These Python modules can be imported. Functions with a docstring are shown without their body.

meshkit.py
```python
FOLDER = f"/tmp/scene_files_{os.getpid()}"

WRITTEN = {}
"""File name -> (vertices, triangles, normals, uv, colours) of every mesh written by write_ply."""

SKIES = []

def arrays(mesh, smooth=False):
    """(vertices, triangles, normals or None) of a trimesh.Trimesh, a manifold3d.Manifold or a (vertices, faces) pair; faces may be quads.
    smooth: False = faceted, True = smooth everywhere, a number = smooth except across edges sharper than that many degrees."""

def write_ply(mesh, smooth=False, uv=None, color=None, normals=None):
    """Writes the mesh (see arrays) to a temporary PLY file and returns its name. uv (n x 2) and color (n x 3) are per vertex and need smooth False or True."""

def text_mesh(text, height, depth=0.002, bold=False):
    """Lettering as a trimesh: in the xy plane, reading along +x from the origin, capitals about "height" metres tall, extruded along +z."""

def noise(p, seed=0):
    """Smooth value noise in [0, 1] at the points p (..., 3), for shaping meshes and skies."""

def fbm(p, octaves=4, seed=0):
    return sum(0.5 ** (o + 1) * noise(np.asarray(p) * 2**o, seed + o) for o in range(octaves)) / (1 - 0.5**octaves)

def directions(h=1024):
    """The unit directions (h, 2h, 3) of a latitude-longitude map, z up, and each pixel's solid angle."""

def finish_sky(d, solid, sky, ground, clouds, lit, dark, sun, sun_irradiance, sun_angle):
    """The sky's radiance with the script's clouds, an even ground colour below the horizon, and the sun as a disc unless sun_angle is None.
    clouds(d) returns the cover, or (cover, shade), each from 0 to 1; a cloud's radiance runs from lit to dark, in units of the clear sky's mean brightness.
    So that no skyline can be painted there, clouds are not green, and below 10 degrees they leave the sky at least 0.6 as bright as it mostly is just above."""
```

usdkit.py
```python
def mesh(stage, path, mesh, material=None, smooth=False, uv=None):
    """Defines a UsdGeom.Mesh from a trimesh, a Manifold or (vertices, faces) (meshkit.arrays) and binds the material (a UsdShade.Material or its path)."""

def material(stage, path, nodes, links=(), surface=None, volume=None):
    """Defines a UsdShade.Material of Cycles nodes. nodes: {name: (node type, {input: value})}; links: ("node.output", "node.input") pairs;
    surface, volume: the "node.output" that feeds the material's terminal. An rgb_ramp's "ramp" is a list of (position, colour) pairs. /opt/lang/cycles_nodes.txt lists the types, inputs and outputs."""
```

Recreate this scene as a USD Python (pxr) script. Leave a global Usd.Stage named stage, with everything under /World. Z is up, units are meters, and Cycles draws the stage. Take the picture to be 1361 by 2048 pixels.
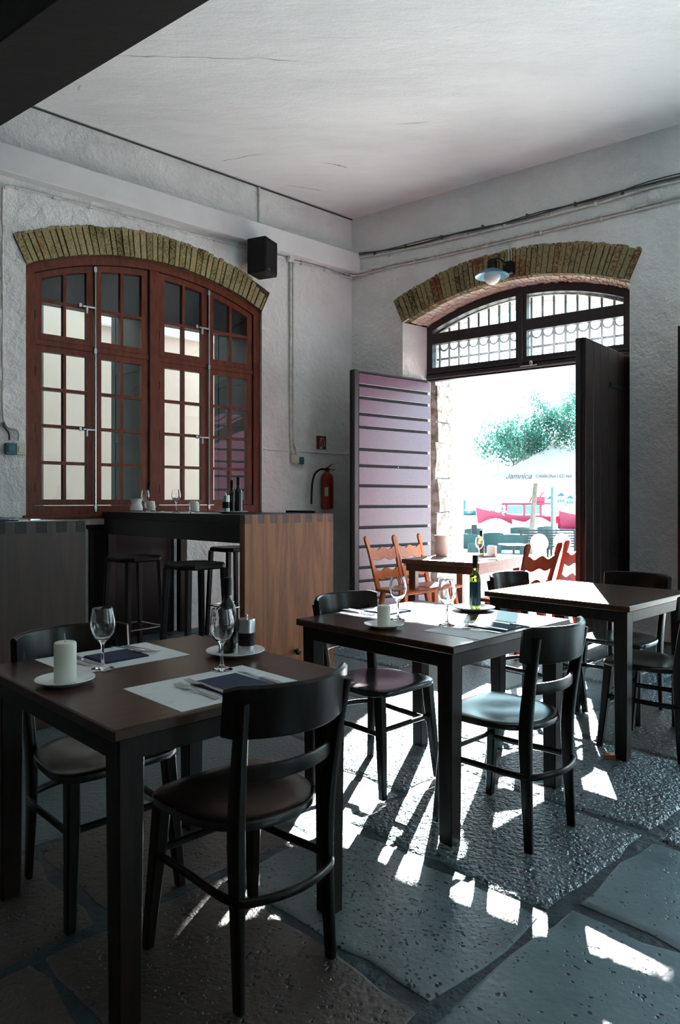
import math, random
import numpy as np, trimesh, usdkit, meshkit
from pxr import Usd, UsdGeom, UsdLux, Gf, Sdf
from shapely.geometry import Polygon, Point, LineString, box as sbox

stage = Usd.Stage.CreateInMemory()
UsdGeom.SetStageUpAxis(stage, UsdGeom.Tokens.z)
UsdGeom.SetStageMetersPerUnit(stage, 1.0)
world = UsdGeom.Xform.Define(stage, '/World')
stage.SetDefaultPrim(world.GetPrim())
UsdGeom.Scope.Define(stage, '/World/Looks')
rng = np.random.default_rng(7)
random.seed(7)

# ---------------------------------------------------------------- camera, sky, sun, exposure
EYE = 1.294
cam = UsdGeom.Camera.Define(stage, '/World/camera')
cam.AddTranslateOp().Set(Gf.Vec3d(0, 0, EYE))
cam.AddRotateXOp().Set(90.0)
cam.CreateHorizontalApertureAttr(24.0)
cam.CreateVerticalApertureAttr(24.0 * 2048 / 1361)
cam.CreateFocalLengthAttr(24.0 * 1420 / 1361)
cam.CreateVerticalApertureOffsetAttr(-21 * 24.0 / 1361)
cam.CreateClippingRangeAttr(Gf.Vec2f(0.05, 2000))
cam.CreateFStopAttr(5.6)
cam.CreateFocusDistanceAttr(4.2)
cam.CreateExposureAttr(-0.42)

sky = UsdLux.DomeLight.Define(stage, '/World/sky')
sky.CreateColorAttr(Gf.Vec3f(0.54, 0.88, 1.0))
sky.CreateIntensityAttr(2.3)
sun = UsdLux.DistantLight.Define(stage, '/World/sun')
sun.CreateColorAttr(Gf.Vec3f(1.0, 0.975, 0.95))
sun.CreateIntensityAttr(30.0)
sun.CreateAngleAttr(0.6)
sun.CreateNormalizeAttr(True)
SUN_AZ, SUN_EL = math.radians(15.3), math.radians(25.3)      # azimuth to the right of the view axis
# a distant light shines along its -z: rotated by X 90-el it shines from +y, el above the horizon
sun.AddRotateZOp(opSuffix='az').Set(-math.degrees(SUN_AZ))
sun.AddRotateXOp(opSuffix='el').Set(-(90.0 - math.degrees(SUN_EL)))

# ---------------------------------------------------------------- naming and grouping
used = {}
def numbered(parent, name):
    key = f'{parent}/{name}'
    k = used.get(key, 0); used[key] = k + 1
    return key if k == 0 else f'{key}_{k:03d}'
def tag(o, label=None, cat=None, group=None, kind=None):
    p = o.GetPrim() if hasattr(o, 'GetPrim') else o
    for k, v in (('label', label), ('category', cat), ('group', group), ('kind', kind)):
        if v: p.SetCustomDataByKey(k, v)
    return p
def path_of(parent):
    return '/World' if parent is None else str(parent.GetPath())
def obj(name, mesh, m, parent=None, smooth=32, **t):
    if isinstance(mesh, list): mesh = cat(mesh)
    g = usdkit.mesh(stage, numbered(path_of(parent), name), mesh, m, smooth)
    return tag(g, **t)
def empty(name, loc=(0, 0, 0), rz=0.0, parent=None, **t):
    x = UsdGeom.Xform.Define(stage, numbered(path_of(parent), name))
    x.AddTranslateOp().Set(Gf.Vec3d(*map(float, loc)))
    x.AddRotateZOp().Set(math.degrees(rz))
    return tag(x, **t)
def dup(src, loc, rz=0.0, **t):
    was = src.GetCustomData()
    r = empty(src.GetName().rstrip('0123456789').rstrip('_') if src.GetName()[-3:].isdigit() else src.GetName(), loc, rz)
    r.GetReferences().AddInternalReference(src.GetPath())
    r.SetInstanceable(True)
    tag(r, t.get('label', was.get('label')), t.get('cat', was.get('category')), t.get('group', was.get('group')))
    return r

# ---------------------------------------------------------------- shapes
def cat(ms):
    return trimesh.util.concatenate([m for m in ms if m is not None])
def bx(c, s, rz=0.0, b=0.0):
    sx, sy, sz = (np.asarray(s, float) / 2)
    b = min(b, sx * .9, sy * .9, sz * .9)
    if b <= 0:
        m = trimesh.creation.box((2 * sx, 2 * sy, 2 * sz))
    else:
        pts = []
        for x in (-1, 1):
            for y in (-1, 1):
                for z in (-1, 1):
                    for q in ((1, 0, 0), (0, 1, 0), (0, 0, 1)):
                        pts.append((x * (sx - b * (1 - q[0])), y * (sy - b * (1 - q[1])), z * (sz - b * (1 - q[2]))))
        m = trimesh.convex.convex_hull(np.array(pts))
    if rz: m.apply_transform(trimesh.transformations.rotation_matrix(rz, (0, 0, 1)))
    m.apply_translation(c)
    return m
def loft(rings, caps=True, closed=True):
    R = [np.asarray(r, float) for r in rings]
    n = len(R[0]); V = np.vstack(R); F = []
    for i in range(len(R) - 1):
        for j in range(n if closed else n - 1):
            a, b = i * n + j, i * n + (j + 1) % n
            F += [(a, b, b + n), (a, b + n, a + n)]
    if caps:
        k = len(V)
        V = np.vstack([V, R[0].mean(0), R[-1].mean(0)])
        o = (len(R) - 1) * n
        for j in range(n):
            F += [(k, (j + 1) % n, j), (k + 1, o + j, o + (j + 1) % n)]
    m = trimesh.Trimesh(V, np.array(F), process=False)
    if caps and m.volume < 0: m.invert()
    return m
def lathe(prof, n=28, c=(0, 0, 0)):
    a = np.arange(n) * 2 * math.pi / n
    rings = [np.c_[max(r, 1e-5) * np.cos(a), max(r, 1e-5) * np.sin(a), np.full(n, z)] for r, z in prof]
    m = loft(rings)
    m.apply_translation(c)
    return m
def sweep(pts, sec, up=(0, 0, 1), scale=None):
    """sec: (n,2) section; first axis sideways (up x tangent), second along up"""
    p = np.asarray(pts, float); t = np.gradient(p, axis=0); t /= np.linalg.norm(t, axis=1, keepdims=True)
    sec = np.asarray(sec, float); rings = []
    for i in range(len(p)):
        u = np.asarray(up if np.ndim(up) == 1 else up[i], float)
        s = np.cross(u, t[i]); s /= np.linalg.norm(s) + 1e-12
        w = np.cross(t[i], s)
        k = 1.0 if scale is None else np.asarray(scale[i])
        q = sec * k
        rings.append(p[i] + q[:, :1] * s + q[:, 1:] * w)
    return loft(rings)
def circ(r, n=8):
    a = np.arange(n) * 2 * math.pi / n
    return np.c_[r * np.cos(a), r * np.sin(a)]
def rect(w, h, b=0.15):
    c = b * min(w, h); x, y = w / 2, h / 2
    return np.array([(-x + c, -y), (x - c, -y), (x, -y + c), (x, y - c), (x - c, y), (-x + c, y), (-x, y - c), (-x, -y + c)])
def tube(pts, r, n=8):
    p = np.asarray(pts, float)
    d = np.abs(p[-1] - p[0]); up = (0, 0, 1) if d[2] < .9 * np.linalg.norm(d) else (1, 0.01, 0)
    return sweep(p, circ(r, n), up)
def smoothpath(pts, n=8):
    """Catmull-Rom through the points"""
    p = np.asarray(pts, float); q = np.vstack([2 * p[0] - p[1], p, 2 * p[-1] - p[-2]]); out = []
    for i in range(1, len(q) - 2):
        for t in np.arange(n) / n:
            a, b, c, d = q[i - 1], q[i], q[i + 1], q[i + 2]
            out.append(.5 * (2 * b + (c - a) * t + (2 * a - 5 * b + 4 * c - d) * t * t + (3 * b - a - 3 * c + d) * t ** 3))
    out.append(p[-1])
    return np.array(out)
def xz(poly, y0, y1):
    """polygon in (x,z) extruded from y0 to y1"""
    ms = []
    for g in getattr(poly, 'geoms', [poly]):
        m = trimesh.creation.extrude_polygon(g, y1 - y0, engine='earcut')
        v = m.vertices.copy(); m.vertices = np.c_[v[:, 0], v[:, 2] + y0, v[:, 1]]
        m.invert(); ms.append(m)
    return cat(ms)
def xy(poly, z0, z1):
    ms = []
    for g in getattr(poly, 'geoms', [poly]):
        m = trimesh.creation.extrude_polygon(g, z1 - z0, engine='earcut'); m.apply_translation((0, 0, z0)); ms.append(m)
    return cat(ms)
def moved(m, loc=(0, 0, 0), rz=0.0, rx=0.0, ry=0.0):
    m = m.copy(); R = trimesh.transformations.rotation_matrix
    if rx: m.apply_transform(R(rx, (1, 0, 0)))
    if ry: m.apply_transform(R(ry, (0, 1, 0)))
    if rz: m.apply_transform(R(rz, (0, 0, 1)))
    m.apply_translation(loc); return m
def sphere(r, c=(0, 0, 0), s=(1, 1, 1), sub=2):
    m = trimesh.creation.icosphere(sub, r); m.apply_scale(s); m.apply_translation(c); return m

# ---------------------------------------------------------------- materials
def mat(name, nodes, links, surface='p.BSDF'):
    return usdkit.material(stage, '/World/Looks/' + name, nodes, links, surface=surface)
def plain(name, col, rough=.5, **kw):
    return mat(name, {'p': ('principled_bsdf', {'base_color': col, 'roughness': rough, **kw})}, [])
def noisy(name, c1, c2, scale=6, rough=.5, stretch=(1, 1, 1), bump=0.0, bscale=40, detail=4, lo=.35, hi=.65, bdist=.01, space='object', **kw):
    n = {'tc': ('texture_coordinate', {}), 'geo': ('geometry', {}), 'mp': ('mapping', {'scale': stretch}), 'n': ('noise_texture', {'scale': scale, 'detail': detail, 'roughness': .6}),
         'r': ('rgb_ramp', {'ramp': [(lo, c1), (hi, c2)]}), 'p': ('principled_bsdf', {'roughness': rough, **kw})}
    l = [('tc.object' if space == 'object' else 'geo.position', 'mp.vector'), ('mp.vector', 'n.vector'), ('n.fac', 'r.fac'), ('r.color', 'p.base_color')]
    if bump:
        n['bn'] = ('noise_texture', {'scale': bscale, 'detail': 3, 'roughness': .6}); n['b'] = ('bump', {'strength': bump, 'distance': bdist})
        l += [('mp.vector', 'bn.vector'), ('bn.fac', 'b.height'), ('b.normal', 'p.normal')]
    return mat(name, n, l)
M = {}
def plaster(name, c1, c2, big, fine, streak=(1, 1, 1), crack=False):
    n = {'geo': ('geometry', {}), 'mp': ('mapping', {'scale': streak}),
         'a': ('noise_texture', {'scale': 1.1, 'detail': 5, 'roughness': .65}), 'r': ('rgb_ramp', {'ramp': [(.3, c1), (.62, c2)]}),
         'b1': ('noise_texture', {'scale': 5.5, 'detail': 6, 'roughness': .62}), 'b2': ('noise_texture', {'scale': 38, 'detail': 3, 'roughness': .6}),
         'm1': ('math', {'math_type': 'multiply', 'value2': big}), 'm2': ('math', {'math_type': 'multiply_add', 'value2': fine}),
         'bp': ('bump', {'strength': 1.0, 'distance': .035}), 'p': ('principled_bsdf', {'roughness': .9, 'specular_ior_level': .25})}
    l = [('geo.position', 'mp.vector'), ('mp.vector', 'a.vector'), ('a.fac', 'r.fac'), ('r.color', 'p.base_color'), ('mp.vector', 'b1.vector'), ('geo.position', 'b2.vector'),
         ('b1.fac', 'm1.value1'), ('b2.fac', 'm2.value1'), ('m1.value', 'm2.value3'), ('m2.value', 'bp.height'), ('bp.normal', 'p.normal')]
    if crack:
        n.update({'w': ('noise_texture', {'scale': 2.2, 'detail': 4}), 'wm': ('mix', {'fac': .22}), 'v': ('voronoi_texture', {'feature': 'distance_to_edge', 'scale': 1.1}),
                  'cr': ('rgb_ramp', {'ramp': [(0, (1, 1, 1)), (.0015, (1, 1, 1)), (.005, (0, 0, 0))]}), 'k': ('noise_texture', {'scale': 1.6, 'detail': 2}),
                  'kr': ('rgb_ramp', {'ramp': [(.56, (0, 0, 0)), (.62, (1, 1, 1))]}), 'mk': ('mix', {'mix_type': 'multiply', 'fac': 1.0}),
                  'cm': ('mix', {'color2': (.22, .22, .22)})})
        l = [x for x in l if x[1] != 'p.base_color'] + [('mp.vector', 'w.vector'), ('mp.vector', 'wm.color1'), ('w.color', 'wm.color2'), ('wm.color', 'v.vector'), ('v.distance', 'cr.fac'),
              ('mp.vector', 'k.vector'), ('k.fac', 'kr.fac'), ('cr.color', 'mk.color1'), ('kr.color', 'mk.color2'), ('mk.color', 'cm.fac'), ('r.color', 'cm.color1'), ('cm.color', 'p.base_color')]
    return mat(name, n, l)
M['wall'] = plaster('white_plaster', (.66, .67, .66), (.82, .83, .82), 1.0, .10)
M['wall_rough'] = plaster('lime_plaster', (.68, .69, .675), (.84, .85, .835), 1.7, .14)
M['ceiling'] = plaster('ceiling_plaster', (.74, .75, .75), (.86, .87, .87), .5, .08, (.45, 1.3, 1), True)
M['dark_panel'] = noisy('dark_panelling', (.035, .024, .018), (.06, .042, .03), 2, .6, (1, 1, 5), space='world')  # for the unseen front wall, made dark to hold down the fill light
M['smooth_white'] = noisy('smooth_paint', (.68, .69, .69), (.76, .77, .77), 2, .7, space='world')
M['pipe'] = noisy('pipe_paint', (.50, .50, .46), (.72, .72, .68), 14, .6, space='world')
M['cable'] = plain('dark_cable', (.05, .055, .05), .6)
M['beam'] = noisy('beam_timber', (.003, .0024, .002), (.009, .007, .006), 3, .9, (1, 8, 8), .4, 30, space='world')
M['grout'] = noisy('joint_mortar', (.008, .022, .030), (.026, .050, .062), 5, .55, bump=.6, bscale=22, space='world', bdist=.02)
M['dark_wood'] = noisy('chair_wood', (.0045, .0028, .002), (.012, .0072, .0046), 5, .27, (9, 9, 1), specular_ior_level=.25)
M['seat_wood'] = noisy('seat_wood', (.006, .005, .0045), (.013, .010, .009), 5, .24, (9, 2, 3), specular_ior_level=.4, coat_weight=.6, coat_ior=1.6, coat_roughness=.2)
M['table_top'] = noisy('table_wood', (.030, .0095, .0038), (.060, .021, .008), 4, .30, (1.2, 12, 3), bump=.04, bscale=20, specular_ior_level=.32)
M['table_leg'] = noisy('table_leg_wood', (.0085, .0046, .003), (.019, .0105, .0065), 5, .42, (9, 9, 1), specular_ior_level=.18)
M['stool'] = plain('stool_wood', (.005, .004, .0036), .45, specular_ior_level=.25)
M['bar_dark'] = plain('bar_dark_wood', (.006, .0045, .004), .38, specular_ior_level=.3)
M['window_wood'] = noisy('window_wood', (.085, .015, .0045), (.150, .034, .010), 4, .40, (8, 8, 1.5), specular_ior_level=.35)
M['door_frame'] = noisy('door_frame_paint', (.014, .011, .013), (.030, .022, .026), 4, .4, (4, 4, 1))
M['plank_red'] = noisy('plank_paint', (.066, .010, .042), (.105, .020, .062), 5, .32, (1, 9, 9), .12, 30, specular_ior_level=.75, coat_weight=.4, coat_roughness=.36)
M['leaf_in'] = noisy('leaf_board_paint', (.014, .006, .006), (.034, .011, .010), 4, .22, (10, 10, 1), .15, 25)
M['shutter'] = plain('shutter_paint', (.012, .008, .007), .6)
M['steel'] = plain('brushed_steel', (.62, .63, .64), .28, metallic=1.0)
M['chrome'] = plain('chrome', (.8, .82, .84), .12, metallic=1.0)
M['iron'] = plain('grille_iron', (.16, .16, .17), .55)
M['black'] = plain('black_plastic', (.004, .004, .0045), .5, specular_ior_level=.25)
M['black_gloss'] = plain('black_gloss', (.008, .008, .009), .2)
M['white_gloss'] = plain('porcelain', (.82, .84, .84), .2)
M['wax'] = plain('candle_wax', (.74, .76, .68), .5, subsurface_weight=.35, subsurface_radius=(.02, .02, .015), subsurface_scale=.4)
M['wick'] = plain('candle_wick', (.5, .5, .45), .9)
M['napkin'] = noisy('napkin_cloth', (.010, .020, .055), (.016, .030, .075), 90, .85)
M['napkin_blue'] = noisy('napkin_cloth_blue', (.010, .045, .085), (.016, .060, .105), 90, .85)
M['paper'] = noisy('placemat_paper', (.50, .54, .56), (.74, .77, .78), 13, .7, (1, 1.6, 1), lo=.30, hi=.42)
M['red_paint'] = plain('extinguisher_red', (.22, .010, .012), .35)
M['sign_red'] = plain('sign_red', (.14, .012, .012), .5)
M['label'] = plain('pale_label', (.45, .42, .26), .6)
M['pale'] = plain('switch_plastic', (.58, .58, .48), .5)
M['green_box'] = plain('socket_green', (.03, .12, .13), .4)
M['lamp_blue'] = plain('lamp_enamel', (.10, .24, .33), .3)
M['globe'] = plain('globe_glass', (.82, .82, .80), .25, transmission_weight=.15)
def oak(name, a, b, c):
    return mat(name, {'tc': ('texture_coordinate', {}), 'mp': ('mapping', {'scale': (9, 9, .55)}), 'n': ('noise_texture', {'scale': 1.0, 'detail': 2, 'roughness': .5, 'distortion': .6}),
                      'w': ('math', {'math_type': 'multiply', 'value2': 26.0}), 's': ('math', {'math_type': 'sine'}), 'h': ('math', {'math_type': 'multiply_add', 'value2': .5, 'value3': .5}),
                      'f': ('noise_texture', {'scale': 14, 'detail': 3, 'roughness': .7}), 'mx': ('mix', {'fac': .74}), 'r': ('rgb_ramp', {'ramp': [(.2, a), (.5, b), (.75, c)]}),
                      'p': ('principled_bsdf', {'roughness': .45})},
               [('tc.object', 'mp.vector'), ('mp.vector', 'n.vector'), ('n.fac', 'w.value1'), ('w.value', 's.value1'), ('s.value', 'h.value1'), ('mp.vector', 'f.vector'), ('h.value', 'mx.color1'),
                ('f.fac', 'mx.color2'), ('mx.color', 'r.fac'), ('r.color', 'p.base_color')])
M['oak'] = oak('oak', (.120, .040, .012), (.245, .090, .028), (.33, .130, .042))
M['oak_dark'] = oak('oak_dark', (.016, .0060, .0028), (.032, .012, .005), (.046, .018, .008))  # same oak as the other bar, deep shade put into its colour
M['oak_end'] = oak('oak_end_grain', (.06, .030, .022), (.10, .052, .040), (.14, .075, .06))
M['orange_wood'] = noisy('orange_wood', (.38, .088, .010), (.54, .15, .020), 4, .35, (8, 8, 1.5))
M['red_wood'] = noisy('red_wood', (.34, .036, .008), (.48, .062, .014), 4, .32, (8, 8, 1.5))
M['terrace_wood'] = noisy('terrace_table_wood', (.10, .048, .030), (.17, .085, .055), 4, .4, (1.5, 10, 4))
def brickmat(name, cols, scale):
    return mat(name, {'geo': ('geometry', {}), 'oi': ('object_info', {}), 'n': ('noise_texture', {'scale': scale, 'detail': 5, 'roughness': .7}), 'n2': ('noise_texture', {'scale': 3.1, 'detail': 3}),
                      'ad': ('math', {'math_type': 'multiply_add', 'value2': .75}), 'o': ('math', {'math_type': 'multiply_add', 'value2': .20, 'value3': -.31}),
                      'o2': ('math', {'math_type': 'multiply_add', 'value2': .5}), 'r': ('rgb_ramp', {'ramp': cols}), 'b': ('bump', {'strength': .9, 'distance': .02}), 'p': ('principled_bsdf', {'roughness': .95})},
               [('geo.position', 'n.vector'), ('geo.position', 'n2.vector'), ('oi.random', 'o.value1'), ('n.fac', 'ad.value1'), ('n2.fac', 'o2.value1'), ('o.value', 'o2.value3'), ('o2.value', 'ad.value3'), ('ad.value', 'r.fac'), ('r.color', 'p.base_color'), ('n.fac', 'b.height'), ('b.normal', 'p.normal')])
M['brick'] = brickmat('mossy_brick', [(.18, (.040, .034, .012)), (.32, (.26, .22, .085)), (.46, (.46, .41, .21)), (.56, (.36, .20, .08)), (.70, (.26, .07, .03))], 55)
M['brick_b'] = brickmat('weathered_brick', [(.18, (.035, .028, .010)), (.30, (.22, .19, .08)), (.42, (.33, .31, .16)), (.50, (.22, .09, .03)), (.66, (.10, .022, .008))], 38)
M['soffit'] = brickmat('limed_brick', [(.15, (.62, .30, .14)), (.28, (.84, .66, .46)), (.42, (.88, .82, .70)), (.7, (.90, .87, .80))], 30)  # sunlight bouncing up from the ground is put into these pale tones
M['jamb'] = noisy('jamb_stone', (.20, .165, .13), (.46, .435, .40), 9, .9, bump=1.0, bscale=20, lo=.36, hi=.58, bdist=.03, space='world')
def stone(name, c1, c2, pit, pscale, pw, hammer, rough):
    return mat(name, {'geo': ('geometry', {}), 'n': ('noise_texture', {'scale': 2.2, 'detail': 5, 'roughness': .62}), 'r': ('rgb_ramp', {'ramp': [(.32, c1), (.66, c2)]}),
                      'wn': ('noise_texture', {'scale': 9, 'detail': 2}), 'wv': ('mix', {'fac': .06}),
                      'pm': ('mapping', {'scale': (1, 1, 1)}), 'v': ('voronoi_texture', {'scale': pscale, 'randomness': 1.0}), 'sel': ('noise_texture', {'scale': pscale * .32, 'detail': 3, 'roughness': .7}),
                      'so': ('math', {'math_type': 'multiply_add', 'value2': -1.4, 'value3': .70 + pw}), 'sm': ('math', {'math_type': 'add'}),
                      'pr': ('rgb_ramp', {'ramp': [(.08, (0, 0, 0)), (.22, (1, 1, 1))]}),
                      'c': ('mix', {}), 'h': ('noise_texture', {'scale': 46, 'detail': 2, 'roughness': .55}), 'hm': ('math', {'math_type': 'multiply', 'value2': hammer}),
                      'hs': ('math', {'math_type': 'multiply_add', 'value2': .8}), 'pb': ('rgb_to_bw', {}), 'b': ('bump', {'strength': 1.0, 'distance': .012}),
                      'rr': ('math', {'math_type': 'multiply_add', 'value2': .3, 'value3': rough - .1}), 'p': ('principled_bsdf', {'specular_ior_level': .75})},
               [('geo.position', 'n.vector'), ('n.fac', 'r.fac'), ('geo.position', 'wn.vector'), ('geo.position', 'wv.color1'), ('wn.color', 'wv.color2'), ('wv.color', 'pm.vector'), ('pm.vector', 'v.vector'), ('geo.position', 'sel.vector'),
                ('sel.fac', 'so.value1'), ('v.distance', 'sm.value1'), ('so.value', 'sm.value2'), ('sm.value', 'pr.fac'), ('pr.color', 'c.fac'), ('r.color', 'c.color2'), ('c.color', 'p.base_color'),
                ('geo.position', 'h.vector'), ('h.fac', 'hm.value1'), ('pr.color', 'pb.color'), ('pb.val', 'hs.value1'), ('hm.value', 'hs.value3'), ('hs.value', 'b.height'), ('b.normal', 'p.normal'), ('n.fac', 'rr.value1'), ('rr.value', 'p.roughness')]), name
def stone_m(name, c1, c2, pit, pscale, pw, hammer, rough):
    m, _ = stone(name, c1, c2, pit, pscale, pw, hammer, rough)
    UsdC = m.GetPrim().GetChild('c'); UsdC.GetAttribute('inputs:color1')
    from pxr import UsdShade
    UsdShade.Shader(UsdC).CreateInput('color1', Sdf.ValueTypeNames.Float3).Set(Gf.Vec3f(*pit))
    return m
M['stone_pit'] = stone_m('pitted_stone', (.072, .118, .134), (.140, .192, .210), (.008, .016, .021), 58, -.03, .25, .28)
M['stone_pale'] = stone_m('pale_stone', (.070, .132, .154), (.138, .222, .250), (.010, .022, .030), 46, .05, .16, .30)
M['stone_hammer'] = stone_m('hammered_stone', (.034, .072, .090), (.078, .136, .160), (.008, .018, .025), 42, -.12, 1.8, .25)
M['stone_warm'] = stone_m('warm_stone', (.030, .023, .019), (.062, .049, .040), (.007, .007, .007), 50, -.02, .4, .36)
M['stone_slate'] = stone_m('slate_paving', (.045, .066, .076), (.085, .110, .120), (.02, .03, .036), 50, .1, .55, .40)

def pane_glass(name, ior=1.5):
    return usdkit.material(stage, '/World/Looks/' + name, {'t': ('transparent_bsdf', {'color': (.96, .97, .97)}), 'g': ('glossy_bsdf', {'roughness': .0, 'color': (1, 1, 1)}), 'f': ('fresnel', {'IOR': ior}), 'm': ('mix_closure', {})},
                           [('f.fac', 'm.fac'), ('t.BSDF', 'm.closure1'), ('g.BSDF', 'm.closure2')], surface='m.closure')
M['pane'] = pane_glass('window_pane', 1.38)
M['glass'] = plain('clear_glass', (1, 1, 1), .0, transmission_weight=1.0, ior=1.45)
M['oil_glass'] = plain('green_bottle_glass', (.25, .38, .05), .03, transmission_weight=1.0, ior=1.4)
M['dark_glass'] = plain('dark_bottle_glass', (.008, .012, .008), .08)
M['bottle_blue'] = plain('dark_blue_bottle', (.012, .035, .045), .08)

# ---------------------------------------------------------------- room frames
C = np.array([.144, 8.727])                                   # the room's far corner
dA = np.array([-.75200, -.65916]); nA = np.array([.65916, -.75200])   # window wall: along it away from the corner, and into the room
dB = np.array([.80548, -.59263]); nB = np.array([-.59263, -.80548])   # door wall
RZA, RZB = math.atan2(dA[1], dA[0]), math.atan2(dB[1], dB[0])
CEIL = 4.765
def onA(u, off, z): p = C + dA * u + nA * off; return np.array([p[0], p[1], z])
def onB(s, off, z): p = C + dB * s + nB * off; return np.array([p[0], p[1], z])
def arc_z(x, x0, x1, z0, z1, rise):
    """height of a segmental arch over x0..x1 with springs z0, z1"""
    c, w = (x0 + x1) / 2, (x1 - x0) / 2; R = (w * w + rise * rise) / (2 * rise)
    return z0 + (z1 - z0) * (x - x0) / (x1 - x0) + np.sqrt(np.maximum(R * R - (x - c) ** 2, 0)) - (R - rise)
def arch_outline(x0, x1, zb, z0, z1, rise, n=28):
    xs = np.linspace(x0, x1, n + 1)
    return [(x0, zb)] + [(x, float(arc_z(x, x0, x1, z0, z1, rise))) for x in xs] + [(x1, zb)]

# ---------------------------------------------------------------- walls
WIN = dict(x0=1.341, x1=3.839, zb=1.165, z0=3.395, z1=3.365, rise=.285)
DOOR = dict(x0=.731, x1=3.263, zb=-.06, z0=3.385, z1=3.41, rise=.265)
DFR = dict(x0=.875, x1=3.20, zb=-.06, z0=3.365, z1=3.40, rise=.255)
DOUT = dict(x0=.93, x1=3.13, zb=-.06, z0=3.28, z1=3.31, rise=.25)
D2, D3, SR = 3.28, 6.56, 11.6                                                      # the second doorway, and a third added for light, repeat the first
def shift(d, k): return {**d, 'x0': d['x0'] + k, 'x1': d['x1'] + k}

def arch_band(W, L, k=0.0):
    W = shift(W, k)
    c = (W['x0'] + W['x1']) / 2; w = (W['x1'] - W['x0']) / 2; R = (w * w + W['rise'] ** 2) / (2 * W['rise']); zc = (W['z0'] + W['z1']) / 2 - (R - W['rise']); tl = (W['z1'] - W['z0']) / (2 * w); A0 = math.asin(w / R)
    return Polygon([(c + r_ * math.sin(q), zc + r_ * math.cos(q) + tl * r_ * math.sin(q)) for r_, qs in ((R, np.linspace(-A0, A0, 40)), (R + L, np.linspace(A0, -A0, 40))) for q in qs])
wall_left = empty('wall_left', (C[0], C[1], 0), RZA, kind='structure')
pw = list(Polygon(arch_outline(**WIN)).union(arch_band(WIN, .05)).buffer(0).exterior.coords)
outer = Polygon([(-.6, -.1), (12.3, -.1), (12.3, CEIL + .1), (-.6, CEIL + .1)])
obj('plaster', xz(Polygon(outer.exterior.coords, [pw]), -.45, 0.0), M['wall_rough'], wall_left, smooth=False)
obj('dado_ridge', [bx((.68, .0, 1.872), (1.28, .022, .022), b=.008)], M['wall'], wall_left)

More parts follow.
